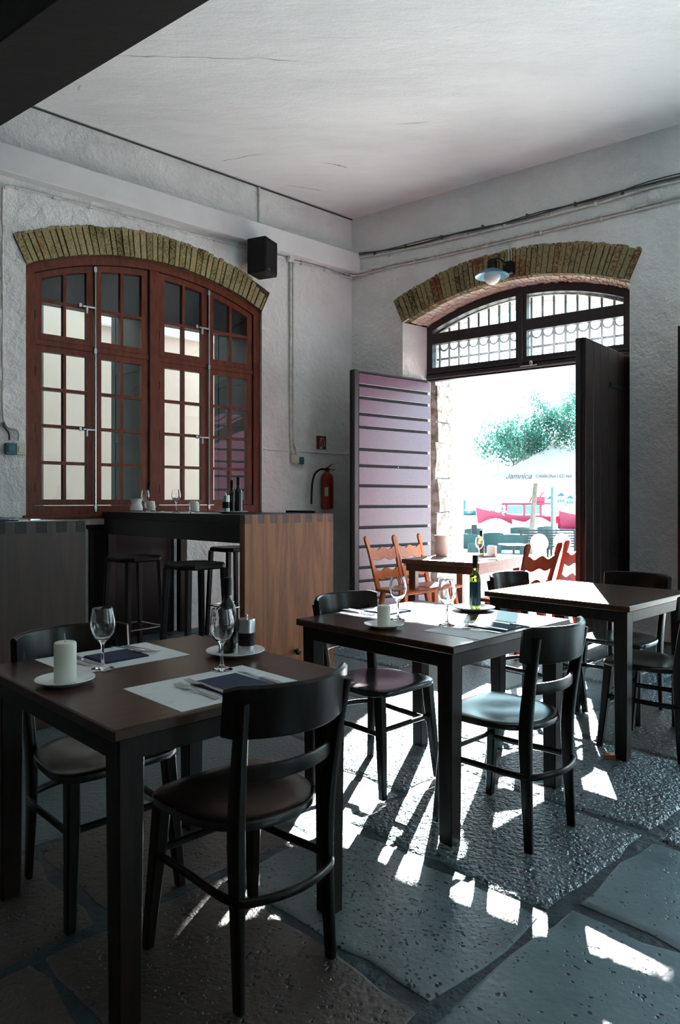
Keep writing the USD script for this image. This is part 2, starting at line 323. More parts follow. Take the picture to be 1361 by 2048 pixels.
wall_back = empty('wall_back', (C[0], C[1], 0), RZB, kind='structure')      # local x along the wall, local y outward
ob = Polygon([(-.6, -.1), (SR + .2, -.1), (SR + .2, CEIL + .1), (-.6, CEIL + .1)])
holes_in = [list(Polygon(arch_outline(**shift(DOOR, k))).union(arch_band(DOOR, .05, k)).buffer(0).exterior.coords) for k in (0.0, D2, D3)]
holes_out = [arch_outline(**DOUT), arch_outline(**shift(DOUT, D2)), arch_outline(**shift(DOUT, D3))]
obj('plaster', xz(Polygon(ob.exterior.coords, holes_in), 0.0, .02), M['wall_rough'], wall_back, smooth=False)
obj('outer_masonry', xz(Polygon(ob.exterior.coords, holes_out), .42, .80), M['jamb'], wall_back, smooth=False)
for k in (0.0, D2, D3):
    a, b = arch_outline(**shift(DOOR, k)), arch_outline(**shift(DFR, k))
    nj = len(a)
    ra = np.array([(x, .0, z) for x, z in a]); rb = np.array([(x, .30, z) for x, z in b]); rc = np.array([(x, .43, z) for x, z in b])
    sel = [0, 1]
    left = loft([ra[[0, 1]], rb[[0, 1]], rc[[0, 1]]], caps=False, closed=False)
    right = loft([ra[[-2, -1]], rb[[-2, -1]], rc[[-2, -1]]], caps=False, closed=False)
    top = loft([ra[1:-1] + (0, 0, .06), rb[1:-1] + (0, 0, .06), rc[1:-1] + (0, 0, .0)], caps=False, closed=False)
    obj('reveal', [left, right, top], M['wall_rough'], wall_back, smooth=30)

# arches of brick: single bricks set on end, front faces a little proud of the plaster
def brick_arch(wall, W, count, length, sign, m, depth, proud, cut=0.0, seed=1):
    r = np.random.default_rng(seed); c = (W['x0'] + W['x1']) / 2; w = (W['x1'] - W['x0']) / 2
    R = (w * w + W['rise'] ** 2) / (2 * W['rise']); zc = (W['z0'] + W['z1']) / 2 - (R - W['rise']); tilt = (W['z1'] - W['z0']) / (2 * w)
    A0 = math.asin(w / R); cuts = np.linspace(-A0, A0, count + 1)
    wob = r.normal(0, .10 * (cuts[1] - cuts[0]), count + 1); cuts = cuts + wob
    for i in range(count):
        g = .004 / R * r.uniform(.5, 1.6)
        a0, a1 = cuts[i] + g, cuts[i + 1] - g
        L = length + r.normal(0, .005)
        if cut and i < 4: L *= 1 - cut * (4 - i) / 4
        pr = proud + r.uniform(-.005, .006)
        q = []
        for a, rad in ((a0, R + .001), (a1, R + .001), (a1, R + L + r.normal(0, .003)), ((a0 + a1) / 2, R + L + r.normal(.002, .004)), (a0, R + L + r.normal(0, .003))):
            x = c + rad * math.sin(a); q.append((x, zc + rad * math.cos(a) + tilt * (x - c)))
        q = np.array(q); cen = q.mean(0); q2 = cen + (q - cen) * .94
        front = np.c_[q2[:, 0], np.full(5, -sign * 0 + sign * pr), q2[:, 1]]; mid = np.c_[q[:, 0], np.full(5, sign * (pr - .006)), q[:, 1]]; back = np.c_[q[:, 0], np.full(5, -sign * depth), q[:, 1]]
        obj('brick', loft([front, mid, back]), m, wall, smooth=False)
M['arch_mortar'] = noisy('arch_mortar', (.02, .017, .010), (.06, .05, .03), 30, .95, bump=.8, bscale=60, space='world')
obj('arch_mortar', xz(arch_band(WIN, .245), -.02, .004), M['arch_mortar'], wall_left, smooth=False)
obj('arch_mortar', xz(arch_band(DOOR, .28), -.004, .02), M['arch_mortar'], wall_back, smooth=False)
brick_arch(wall_left, WIN, 44, .265, 1, M['brick'], .06, .010, .42, 3)
brick_arch(wall_back, DOOR, 46, .30, -1, M['brick_b'], .115, .010, 0, 5)
# underside of the door arch: further courses of brick behind the front one, bounced sunlight put into their pale colour
def soffit(k, seed):
    r = np.random.default_rng(seed); ms = []
    W0, W1 = shift(DOOR, k), shift(DFR, k)
    rows = [(.10, .165), (.17, .235), (.24, .31), (.315, .43)]
    if k: rows = [(.0, .1)] + rows
    for y0, y1 in rows:
        f0, f1 = min(y0 / .30, 1), min(y1 / .30, 1); n = 50 + r.integers(0, 5); t = np.linspace(0, 1, n + 1); t[1:-1] += r.normal(0, .003, n - 1)
        for i in range(n):
            ring = []
            for dz in (-.012 + r.uniform(0, .016), .055):
                for tt, f, y in ((t[i] + .0016, f0, y0), (t[i + 1] - .0016, f0, y0), (t[i + 1] - .0016, f1, y1), (t[i] + .0016, f1, y1)):
                    xa = W0['x0'] + (W0['x1'] - W0['x0']) * tt; za = float(arc_z(xa, **{q: W0[q] for q in ('x0', 'x1', 'z0', 'z1', 'rise')}))
                    xb = W1['x0'] + (W1['x1'] - W1['x0']) * tt; zb = float(arc_z(xb, **{q: W1[q] for q in ('x0', 'x1', 'z0', 'z1', 'rise')}))
                    ring.append((xa + (xb - xa) * f, y, za + (zb - za) * f + dz + .012))
            ms.append(loft([ring[:4], ring[4:]]))
    obj('brick_soffit', ms, M['soffit'], wall_back, smooth=False, kind='stuff')
soffit(0.0, 9)
soffit(D2, 10)
soffit(D3, 11)
# rough blocks of the outer door jambs
r5 = np.random.default_rng(15)
for k in (0.0, D2, D3):
    for s, sg in ((DOUT['x0'] + k, 1), (DOUT['x1'] + k, -1)):
        z = -.05
        while z < 2.66:
            hgt = min(r5.uniform(.24, .50), 2.70 - z)
            pts = np.array([(a, b, c) for a in (-.05, .02 + r5.uniform(-.012, .02)) for b in (.425, .815) for c in (z + .006, z + hgt - .006)])
            pts += r5.normal(0, .007, pts.shape); pts[:, 0] = s + sg * pts[:, 0]
            m = trimesh.convex.convex_hull(pts)
            m = m.subdivide().subdivide(); v = m.vertices
            m.vertices = v + np.c_[sg * (meshkit.fbm(v * 14, 3) - .5) * .05, np.zeros(len(v)), np.zeros(len(v))]
            obj('jamb_stone', m, M['jamb'], wall_back, smooth=40)
            z += hgt

# ceiling, the walls out of the picture
p0, p1 = C + nB * 9.8 + dB * -3.2, C + dB * 8.4
corners = [C + dA * -.3 + nA * -.3, C + dB * (SR + .2) + nB * -.3, C + dB * (SR + .2) + nB * 9.9, C + dA * 11.0 + nA * -.3]
obj('ceiling', xy(Polygon([tuple(p) for p in corners]).buffer(.4, join_style=2), CEIL, CEIL + .15), M['ceiling'], smooth=False, kind='structure')
a, b = C + dB * SR, C + dB * SR + nB * 9.6
mid = (a + b) / 2
wr = empty('wall_right', (a[0], a[1], 0), RZB, kind='structure')      # local -y runs from the door wall towards us
wp = Polygon([(-.3, -.1), (9.8, -.1), (9.8, CEIL + .1), (-.3, CEIL + .1)], [arch_outline(2.55, 3.75, .0, 2.6, 2.6, .2)])  # arched opening out of view, added to let cool light in
wm_ = xz(wp, 0, .3); wm_.apply_transform(trimesh.transformations.rotation_matrix(-math.pi / 2, (0, 0, 1)))
obj('plaster', wm_, M['wall'], wr, smooth=False)
a, b = C + dB * (SR + .1) + nB * 9.6, C + dB * -3.6 + nB * 9.6
mid = (a + b) / 2
obj('wall_front', bx((mid[0] + .1 * nB[0], mid[1] + .1 * nB[1], CEIL / 2), (SR + 3.9, .2, CEIL + .1), RZB), M['dark_panel'], smooth=False, kind='structure')
# dark tie beam parallel to the door wall
mid = C + nB * 4.33 + dB * 5.2
obj('ceiling_beam', bx((mid[0], mid[1], (4.40 + CEIL) / 2), (12.8, .58, CEIL - 4.40), RZB, .012), M['beam'], smooth=False, kind='structure')
# boxed white ledge along the window wall
mid = C + dA * 5.5 + nA * .06
obj('trim_1', bx((mid[0], mid[1], 4.195), (11.2, .12, .235), RZA, .008), M['smooth_white'], smooth=False, kind='structure')
# dark wainscot below the window, behind the stools
mid = C + dA * 2.86 + nA * .02
obj('trim_3', [bx((mid[0], mid[1], .52), (.86, .04, 1.04), RZA, .006), bx((mid[0], mid[1], 1.06), (.90, .07, .04), RZA, .006)], M['bar_dark'], smooth=False, kind='structure')
# dark fillet under the ceiling
mid = C + dA * 4.5
obj('trim_2', bx((mid[0] + nA[0] * .006, mid[1] + nA[1] * .006, CEIL - .012), (9.0, .012, .012), RZA), M['cable'], smooth=False, kind='structure')

# ---------------------------------------------------------------- floor of worn stone flags
t1, t2 = np.array([.717, .697]), np.array([-.697, .717])      # the directions of the joints, and of most tables
T_RZ = math.atan2(t1[1], t1[0])
def ab(a, b): return t1 * a + t2 * b
room = Polygon([tuple(p) for p in (C + dA * .01 + nA * .01, C + dB * (SR - .02) + nB * .01, C + dB * (SR - .02) + nB * 9.58, C + dA * 10.6 + nA * .01)])
floor = empty('floor', (0, 0, 0), 0, kind='structure')
sill = Polygon([tuple(C + dB * s + nB * o) for s, o in ((.7, .0), (3.3, .0), (3.3, -.9), (.7, -.9))])
sill2 = Polygon([tuple(C + dB * s + nB * o) for s, o in ((.7 + D2, .0), (3.3 + D2, .0), (3.3 + D2, -.9), (.7 + D2, -.9))])
obj('mortar_bed', xy(room.buffer(.3, join_style=2), -.12, -.011), M['grout'], floor, smooth=False)
r3 = np.random.default_rng(21)
rows = {  # b range of a course of flags: joints along it, and what lies in it
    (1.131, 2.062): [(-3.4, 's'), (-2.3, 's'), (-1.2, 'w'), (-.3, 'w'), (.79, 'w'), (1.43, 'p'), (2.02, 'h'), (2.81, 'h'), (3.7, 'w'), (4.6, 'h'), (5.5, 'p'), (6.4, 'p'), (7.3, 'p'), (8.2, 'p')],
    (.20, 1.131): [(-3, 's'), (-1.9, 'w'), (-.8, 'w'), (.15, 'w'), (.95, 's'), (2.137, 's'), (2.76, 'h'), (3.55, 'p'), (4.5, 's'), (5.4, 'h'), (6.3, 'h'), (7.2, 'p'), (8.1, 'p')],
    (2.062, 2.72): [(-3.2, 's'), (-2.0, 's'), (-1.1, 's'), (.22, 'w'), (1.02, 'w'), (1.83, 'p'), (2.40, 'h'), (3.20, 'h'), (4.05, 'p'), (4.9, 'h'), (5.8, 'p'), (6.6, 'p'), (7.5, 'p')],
}
b = 2.72
while b < 10.5:
    w = r3.uniform(.72, .98); a = -4.0; l = []
    while a < 11: l.append((a, 'l' if b < 9 and a < 3.4 else r3.choice(['l', 'h', 'h']))); a += r3.uniform(.75, 1.35)
    rows[(b, b + w)] = l; b += w
b = .20
while b > -6.5:
    w = r3.uniform(.8, 1.0); a = -4.0; l = []
    while a < 11: l.append((a, r3.choice(['s', 'p', 's', 'w']))); a += r3.uniform(.8, 1.3)
    rows[(b - w, b)] = l; b -= w
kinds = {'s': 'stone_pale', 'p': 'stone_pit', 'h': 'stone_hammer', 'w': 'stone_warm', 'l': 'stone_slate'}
def flag(poly, m, wide):
    """one flag: an irregular outline, a worn arris and a level top"""
    pts = []
    ring = np.array(poly.exterior.coords)[:-1]
    for i in range(len(ring)):
        p, q = ring[i], ring[(i + 1) % len(ring)]; n = max(2, int(np.linalg.norm(q - p) / .11))
        for t in np.arange(n) / n: pts.append(p + (q - p) * t)
    pts = np.array(pts); c = pts.mean(0)
    d = pts - c; d /= np.linalg.norm(d, axis=1, keepdims=True)
    wob = (meshkit.fbm(np.c_[pts * 9, np.zeros(len(pts))], 4, 5) - .5) * .075 * wide - .002
    pts = pts + d * wob[:, None]
    ins = pts - d * .022
    z = -r3.uniform(0, .0025)
    return loft([np.c_[ins, np.full(len(pts), z)], np.c_[pts, np.full(len(pts), z - .008)], np.c_[pts + d * .004, np.full(len(pts), -.035)]])
sill3 = Polygon([tuple(C + dB * q_ + nB * o) for q_, o in ((.7 + D3, .0), (3.3 + D3, .0), (3.3 + D3, -.9), (.7 + D3, -.9))])
zone = room.union(sill).union(sill2).union(sill3)
for (b0, b1), l in rows.items():
    for (a0, k), nx in zip(l[:-1], l[1:]):
        a1 = nx[0]; far = b0 > 2.7
        g = .010 if far else .019
        q = Polygon([tuple(ab(*v)) for v in ((a0 + g, b0 + g), (a1 - g, b0 + g), (a1 - g, b1 - g), (a0 + g, b1 - g))])
        q = q.intersection(zone)
        if q.is_empty or q.area < .02 or q.geom_type != 'Polygon': continue
        c = np.array(q.centroid.coords[0])
        if c[1] < -1.2 and abs(c[0]) > 3: continue
        if math.hypot(c[0], c[1]) > 3 and (c[1] < 0 or c[0] > 4.8 + c[1] * .3): continue
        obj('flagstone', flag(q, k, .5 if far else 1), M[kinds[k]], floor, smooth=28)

# ---------------------------------------------------------------- the window: four casements below, four lights above
window = empty('window_1', (C[0], C[1], 0), RZA, kind='structure')
x0, x1 = WIN['x0'], WIN['x1']
def win_top(x, inset=0.0): return float(arc_z(x, x0, x1, WIN['z0'], WIN['z1'], WIN['rise'])) - inset
def arched_box(a, c, zb, inset, n=14):
    xs = np.linspace(a, c, n + 1)
    return Polygon([(a, zb)] + [(x, win_top(x, inset)) for x in xs] + [(c, zb)])
YF, YB = -.035, -.125
obj('shutter_box', bx((2.59, -.32, 3.46), (2.52, .16, .64), b=.004), M['shutter'], window, smooth=False)
fo = arched_box(x0, x1, 1.165, .0, 30); fi = arched_box(x0 + .085, x1 - .085, 1.255, .085, 30)
obj('frame', [xz(fo.difference(fi), YB, YF), bx((2.607, -.02, 1.155), (2.52, .10, .035), b=.006)], M['window_wood'], window, smooth=False)
obj('mullion', bx((2.607, -.08, 2.40), (.105, .095, 2.36), b=.006), M['window_wood'], window, smooth=False)
for pa, pb in ((1.426, 2.555), (2.66, 3.754)):
    mid = (pa + pb) / 2
    obj('transom', bx((mid, -.085, 2.715), (pb - pa, .08, .055), b=.005), M['window_wood'], window, smooth=False)
    for sa, sb in ((pa, mid), (mid, pb)):
        a, c = sa + .012, sb - .004
        st = .062
        # lower casement: two panes wide, four high
        zs, ze = 1.262, 2.690; ga, gc, gz0, gz1 = a + st, c - st, zs + .05, ze - .055
        pl = sbox(a, zs, c, ze).difference(sbox(ga, gz0, gc, gz1)).union(sbox((ga + gc) / 2 - .014, gz0, (ga + gc) / 2 + .014, gz1))
        hh = (gz1 - gz0) / 4
        for i in range(1, 4): pl = pl.union(sbox(ga, gz0 + i * hh - .014, gc, gz0 + i * hh + .014))
        sash = obj('casement', xz(pl, -.105, -.052), M['window_wood'], window, smooth=False)
        for i in range(4):
            for j in range(2):
                xa, xb = (ga, (ga + gc) / 2 - .014) if j == 0 else ((ga + gc) / 2 + .014, gc)
                za, zb = gz0 + i * hh + (.014 if i else 0), gz0 + (i + 1) * hh - (.014 if i < 3 else 0)
                obj('pane', bx(((xa + xb) / 2, -.080, (za + zb) / 2), (xb - xa + .006, .003, zb - za + .006)), M['pane'], sash, smooth=False)
        # light above it, its head following the arch
        zs = 2.742; gz0 = zs + .055
        out = arched_box(a, c, zs, .092); ins = arched_box(ga, gc, gz0, .150)
        zm = 3.09
        pl = out.difference(ins).union(sbox((ga + gc) / 2 - .014, gz0, (ga + gc) / 2 + .014, win_top((ga + gc) / 2, .12))).union(sbox(ga, zm - .014, gc, zm + .014))
        sash = obj('casement', xz(pl, -.105, -.052), M['window_wood'], window, smooth=False)
        for j in range(2):
            xa, xb = (ga, (ga + gc) / 2 - .014) if j == 0 else ((ga + gc) / 2 + .014, gc)
            obj('pane', bx(((xa + xb) / 2, -.080, (gz0 + zm - .014) / 2), (xb - xa + .006, .003, zm - .014 - gz0 + .006)), M['pane'], sash, smooth=False)
            obj('pane', xz(arched_box(xa - .003, xb + .003, zm + .014, .147), -.0815, -.0785), M['pane'], sash, smooth=False)
    # espagnolette rod and its two handles
    top = win_top(mid) - .10
    rod = obj('bolt_rod', tube([(mid, -.030, 1.20), (mid, -.030, 2.0), (mid, -.030, top)], .008), M['steel'], window)
    obj('bolt_guide', [bx((mid, -.034, z), (.030, .022, .05), b=.004) for z in (1.24, 2.70, top - .03)], M['steel'], rod)
    for z in (1.96, 3.10):
        obj('bolt_handle', [bx((mid + .055, -.032, z), (.13, .016, .022), b=.005), bx((mid + .085, -.020, z - .035), (.022, .018, .07), b=.006), bx((mid + .14, -.034, z + .005), (.03, .014, .04), b=.005)], M['steel'], rod)
    for x in (pa + .004, pb - .004):
        for z in (1.42, 1.95, 2.45, 2.95):
            obj('hinge', lathe([(.0, -.045), (.008, -.04), (.008, .04), (.0, .045)], 8, (x, -.044, z)), M['black'], window)

# ---------------------------------------------------------------- the two arched doorways
def doorway(k, name, grille=True):
    d = empty(name, (C[0], C[1], 0), RZB, kind='structure')     # local y outward
    W = shift(DFR, k); a, c = W['x0'], W['x1']
    top = lambda x, i=0.0: float(arc_z(x, a, c, W['z0'], W['z1'], W['rise'])) - i
    def ar(xa, xb, zb, i, n=16):
        xs = np.linspace(xa, xb, n + 1); return Polygon([(xa, zb)] + [(x, top(x, i)) for x in xs] + [(xb, zb)])
    mx = 2.05 + k
    # arched transom frame
    pl = ar(a, c, 2.722, 0.0, 30)
    for xa, xb in ((a + .075, mx - .062), (mx + .062, c - .075)):
        pl = pl.difference(sbox(xa, 2.875, xb, 3.157)).difference(ar(xa + .0, xb + .0, 3.278, .085))
    obj('transom_frame', xz(pl, .315, .40), M['door_frame'], d, smooth=False)
    obj('mullion_cover', bx((mx, .305, 3.17), (.055, .03, .86), b=.008), M['door_frame'], d, smooth=False)
    obj('lintel_moulding', [bx(((a + c) / 2, .30, 2.765), (c - a - .02, .05, .05), b=.012), bx(((a + c) / 2, .306, 2.81), (c - a - .02, .03, .03), b=.008)], M['door_frame'], d, smooth=False)
    obj('door_catch', [bx((mx + .10, .272, 2.765), (.19, .012, .014), b=.004), sphere(.022, (mx + .13, .268, 2.79), (1, .6, 1.3), 1)], M['steel'], d)
    for xa, xb in ((a + .075, mx - .062), (mx + .062, c - .075)):
        obj('pane', bx(((xa + xb) / 2, .36, 3.016), (xb - xa + .008, .004, .29)), M['pane'], d, smooth=False)
        obj('pane', xz(ar(xa - .004, xb + .004, 3.274, .081), .358, .362), M['pane'], d, smooth=False)
    # wrought bars outside the glass with a row of scallops
    xs = np.arange(a + .10, c - .05, .1265)
    for x in xs: obj('grille_bar', bx((x, .46, (2.74 + top(x)) / 2), (.021, .021, top(x) - 2.74)), M['iron'], d, smooth=False)
    for z in (3.0, 3.31): obj('grille_rail', bx(((a + c) / 2, .472, z), (c - a - .04, .008, .024)), M['iron'], d, smooth=False)
    for x in xs[:-1]:
        t = np.linspace(0, math.pi, 9)
        obj('grille_scallop', tube([(x + .063 - .058 * math.cos(q), .452, 3.16 - .068 * math.sin(q)) for q in t], .010, 6), M['iron'], d)
    return d
door_1 = doorway(0.0, 'door_1')
door_2 = doorway(D2, 'door_2')
door_3 = doorway(D3, 'door_3')  # third doorway out of view, added to bring more daylight from the right
def leaf(d, hx, hy, ang, side, seed):
    """side +1: hinged at its left jamb. In the leaf's own frame x runs from hinge to free edge, y=0 is the plane of the boards, -y the outdoor face."""
    r = np.random.default_rng(seed); L, H, z0 = 1.15, 2.695, .03
    def put(m): return moved(m, (hx, hy, 0), ang)
    s = side
    root = obj('leaf', [put(bx((L / 2, 0, z0 + H / 2), (L, .030, H), b=.003))], M['black'], d, smooth=False)  # black core puts the shade of the plank gaps into its colour
    # outdoor face: horizontal boards inside a raised border
    yo = -s * .036
    obj('leaf_border', [put(m) for m in (bx((L - .03, -s * .036, z0 + H / 2), (.06, .044, H), b=.004), bx((L / 2, -s * .018, z0 + H - .012), (L, .014, .024), b=.003))], M['door_frame'], root, smooth=False)
    z = z0 + .01; hs = []
    while z < z0 + H - .05:
        hs.append(r.uniform(.14, .26)); z += hs[-1]
    if seed == 31: hs = [.20, .22, .16, .25, .23, .25, .25, .24, .195, .265, .155, .195, .15, .16]
    hs = np.array(hs) * (H - .03) / sum(hs); z = z0 + .012
    for i, hgt in enumerate(hs):
        m = bx(((L - .065) / 2, yo, z + hgt / 2), (L - .065, .034 + r.uniform(-.003, .003), hgt - .029), b=.004)
        obj('plank', put(m), M['plank_red'], root, smooth=False); z += hgt
    # indoor face: upright boards, strap hinges
    w = np.array([.20, .17, .24, .19, .16, .17]); w = w * L / w.sum(); x = 0
    for q in w:
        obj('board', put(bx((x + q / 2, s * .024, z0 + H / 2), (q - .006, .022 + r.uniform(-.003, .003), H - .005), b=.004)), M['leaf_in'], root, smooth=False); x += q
    for zz in (.42, 2.38):
        obj('strap_hinge', [put(bx((.30, s * .040, zz), (.56, .008, .05), b=.003)), put(lathe([(0, -.05), (.014, -.045), (.014, .045), (0, .05)], 10, (.0, s * .040, zz)))], M['black'], root)
    obj('door_bolt', [put(bx((.20, s * .043, .84), (.025, .02, .20), b=.004)), put(bx((.20, s * .058, .88), (.03, .03, .03), b=.006))], M['black'], root)
    for i in range(8):
        obj('nail', put(sphere(.007, (r.uniform(.1, 1.0), -s * .046, r.uniform(.3, 2.5)), (1, .5, 1), 1)), M['steel'], root)
leaf(door_1, .905, .27, math.radians(-106.1), -1, 31)
leaf(door_1, 3.186, .27, math.radians(-95.0), 1, 32)
leaf(door_2, .905 + D2, .27, math.radians(-105.6), -1, 33)
leaf(door_2, 3.186 + D2, .27, math.radians(-88.0), 1, 34)

# ---------------------------------------------------------------- tables
def table(name, near, wa, wb, h, **t):
    c = np.asarray(near) + ab(wa / 2, wb / 2)
    o = empty(name, (c[0], c[1], 0), T_RZ, **t)
    obj('tabletop', bx((0, 0, h - .015), (wa, wb, .030), b=.004), M['table_top'], o, smooth=False)
    i = .022
    for y in (-1, 1): obj('apron', bx((0, y * (wb / 2 - i - .012), h - .030 - .030), (wa - 2 * i - .13, .024, .060), b=.002), M['table_leg'], o, smooth=False)
    for x in (-1, 1): obj('apron', bx((x * (wa / 2 - i - .012), 0, h - .030 - .030), (.024, wb - 2 * i - .13, .060), b=.002), M['table_leg'], o, smooth=False)
    for x in (-1, 1):
        for y in (-1, 1):
            cx, cy = x * (wa / 2 - i - .036), y * (wb / 2 - i - .036)
            top, bot = rect(.072, .072, .06), rect(.060, .060, .06)
            obj('leg', loft([np.c_[bot + (cx, cy), np.zeros(8)], np.c_[top + (cx, cy), np.full(8, h - .031)]]), M['table_leg'], o, smooth=False)
    return o
N1, N2, N3 = np.array([-.536, 1.683]), np.array([.417, 2.619]), np.array([1.424, 3.49])
H1, H2, H3 = .75, .757, .777
table('dining_table', N1, .815, .915, H1, label='dark dining table in the foreground at left, set with a lone tall candle', cat='table', group=None)
table('dining_table', N2, .885, .89, H2, label='dark dining table in the middle, set in front of the doorway with a short candle', cat='table')
table('dining_table', N3, .85, .85, H3, label='bare dark dining table at the right, sunlit, with nothing on it', cat='table')
wedge = np.array([(0, 0, 0), (.11, 0, 0), (.11, .05, 0), (0, .05, 0), (0, 0, .006), (0, .05, .006), (.11, 0, .03), (.11, .05, .03)])
wm = moved(trimesh.convex.convex_hull(wedge), (0, 0, 0), 0)
p = np.array([1.375, 3.565]) 
w = empty('wooden_wedge', (1.335, 3.60, 0), T_RZ - math.pi / 2 + .25, label='small wooden wedge lying by the foot of the bare table', cat='wedge')
obj('wedge_block', wm, M['orange_wood'], w, smooth=False)

# ---------------------------------------------------------------- bentwood bistro chairs
def bistro_chair(label, group=None):
    o = empty('dining_chair', (0, 0, 0), 0, label=label, cat='chair', group=group)
    # seat: a saddle with a straight front edge (front is +y)
    a = np.linspace(0, 2 * math.pi, 40, endpoint=False)
    def outl(k):
        out = []
        for q in a:
            c, s_ = math.cos(q), math.sin(q)
            e = 5.0 if s_ > 0 else 2.4
            rr = (abs(c) ** e + abs(s_) ** e) ** (-1 / e)
            x, y = .205 * rr * c, .205 * rr * s_
            x *= 1.0 + .06 * (y / .2)
            out.append((x * k, y * k))
        return np.array(out)
    rings = [np.c_[outl(.93), np.full(40, .430)], np.c_[outl(.985), np.full(40, .434)], np.c_[outl(1.0), np.full(40, .444)], np.c_[outl(.99), np.full(40, .455)], np.c_[outl(.955), np.full(40, .460)]]
    for k in (.82, .64, .45, .25, .08):
        P = outl(k); dip = -.012 * np.exp(-((P[:, 0] / .13) ** 2 + ((P[:, 1] + .02) / .12) ** 2) ** 1.5)
        rings.append(np.c_[P, .460 + dip])
    obj('seat', loft(rings), M['seat_wood'], o, smooth=40)
    def rail_y(x, y0, sag): return y0 + sag * (x / .215) ** 2
    for x in (-1, 1):
        pts = smoothpath([(x * .160, -.205, 0), (x * .156, -.192, .25), (x * .158, -.190, .44), (x * .166, -.212, .62), (x * .176, -.238, .76), (x * .179, -.246, .80)], 5)
        z = pts[:, 2]; sc = np.interp(z, [0, .40, .50, .80], [.66, 1.0, 1.0, .74])
        obj('back_post', sweep(pts, rect(.050, .031, .2), (1, 0, 0), sc[:, None] * np.ones(2)), M['dark_wood'], o, smooth=50)
        leg = [np.c_[rect(w, w, .15) + (x * cx, cy), np.full(8, z)] for w, cx, cy, z in ((.030, .190, .200, 0), (.042, .172, .172, .30), (.044, .166, .160, .435))]
        obj('leg', loft(leg), M['dark_wood'], o, smooth=40)
    # broad curved top rail
    xs = np.linspace(-.210, .210, 17); rings = []
    for x in xs:
        y = -.298 + .105 * (x / .22) ** 2; e = min(1, (.214 - abs(x)) / .03) ** .5
        zc, hh = .768, .069 * (.80 + .20 * e)
        tn = np.array([1, .21 * x / .22 ** 2]); tn /= np.linalg.norm(tn); nn = np.array([-tn[1], tn[0]])
        ring = []
        for (n_, z_) in rect(.022, 2 * hh, .35):
            lean = -.10 * z_
            ring.append((x + nn[0] * n_, y + nn[1] * n_ + lean, zc + z_))
        rings.append(ring)
    obj('top_rail', loft(rings), M['dark_wood'], o, smooth=45)
    # slim lower rail
    xs = np.linspace(-.158, .158, 11)
    obj('lower_rail', sweep([(x, -.250 + .046 * (x / .158) ** 2, .600) for x in xs], rect(.014, .042, .3), (0, 0, 1)), M['dark_wood'], o, smooth=45)
    # bentwood hoop between the legs
    hp = smoothpath([(.165, .165, .265), (.168, .0, .270), (.172, -.150, .275), (.140, -.225, .278), (.0, -.262, .280), (-.140, -.225, .278), (-.172, -.150, .275), (-.168, .0, .270), (-.165, .165, .265)], 5)
    obj('hoop_stretcher', sweep(hp, rect(.017, .024, .3), (0, 0, 1)), M['dark_wood'], o, smooth=45)
    obj('front_stretcher', sweep([(-.172, .172, .285), (0, .172, .285), (.172, .172, .285)], rect(.016, .022, .3), (0, 0, 1)), M['dark_wood'], o, smooth=45)
    return o
def face(d): return math.atan2(d[1], d[0]) - math.pi / 2
chair0 = bistro_chair('dark bistro chair in the foreground, its back to us, nearest of all chairs')
def move(o, x, y, rz):
    ops = UsdGeom.Xformable(o).GetOrderedXformOps(); ops[0].Set(Gf.Vec3d(x, y, 0)); ops[1].Set(math.degrees(rz))
move(chair0, -.284, 2.055, face(t2))
for x, y, rz, l in ((.668, 2.872, face(t2), 'dark bistro chair with a bright daylit seat, near right side of middle table'),
                    (.183, 3.359, face(-t2), 'dark bistro chair facing us on the far left side of the middle table'),
                    (-.816, 2.411, face(-t2), 'dark bistro chair behind the foreground table, its back beyond the tall candle'),
                    (1.235, 4.385, face(-t2), 'dark bistro chair between the middle table and the doorway table'),
                    (1.745, 4.395, face(-t1), 'dark bistro chair beyond the bare table, its back against the plain wall'),
                    (1.655, 3.755, face(t2), 'dark bistro chair at the right picture edge, near side of bare table')):
    dup(chair0, (x, y, 0), rz, label=l)

# ---------------------------------------------------------------- things on the tables
def glass_profile(h=.198, r=.040):
    o = [(.0, .0), (.033, .0), (.035, .002), (.030, .005), (.012, .010), (.0055, .020), (.0042, .045), (.0048, .078), (.010, .088), (.024, .100), (.035, .118), (.0395, .138), (.0385, .160), (.034, .182), (.0315, .198)]
    i = [(.0303, .198), (.0328, .182), (.0372, .160), (.0382, .138), (.0338, .119), (.023, .102), (.010, .0925), (.0, .0905)]
    return [(a * r / .0395, b * h / .198) for a, b in o + i]
def wine_glass(loc, **t):
    o = empty('wine_glass', loc, 0, **t)
    m = lathe(glass_profile(), 32)
    obj('glass_body', m, M['glass'], o, smooth=40)
    return o
def plate_mesh(r): return lathe([(0, .004), (r * .55, .003), (r * .60, .0), (r * .66, .003), (r * .97, .014), (r, .0165), (r * .99, .0185), (r * .95, .017), (r * .66, .0075), (r * .6, .006), (0, .006)], 40)
def place_on(near, a, b_, h): p = np.asarray(near) + ab(a, b_); return (p[0], p[1], h)
def saucer_and_candle(near, a, b_, h, ch, cr, wick, which):
    l = place_on(near, a, b_, h)
    s = empty('saucer', l, 0, label=f'white saucer under the {which} candle', cat='saucer')
    obj('dish', plate_mesh(.086), M['white_gloss'], s, smooth=40)
    c = empty('candle', (l[0], l[1], h + .0065), 0, label=f'{which} white pillar candle standing on its saucer', cat='candle')
    obj('wax', lathe([(0, 0), (cr, 0), (cr, ch - .006), (cr * .95, ch - .001), (cr * .8, ch + .001), (cr * .3, ch - .002), (0, ch - .002)], 32), M['wax'], c, smooth=40)
    if wick: obj('wick', tube([(0, 0, ch - .003), (-.001, 0, ch + .012), (-.003, .001, ch + .026)], .0015, 6), M['wick'], c)
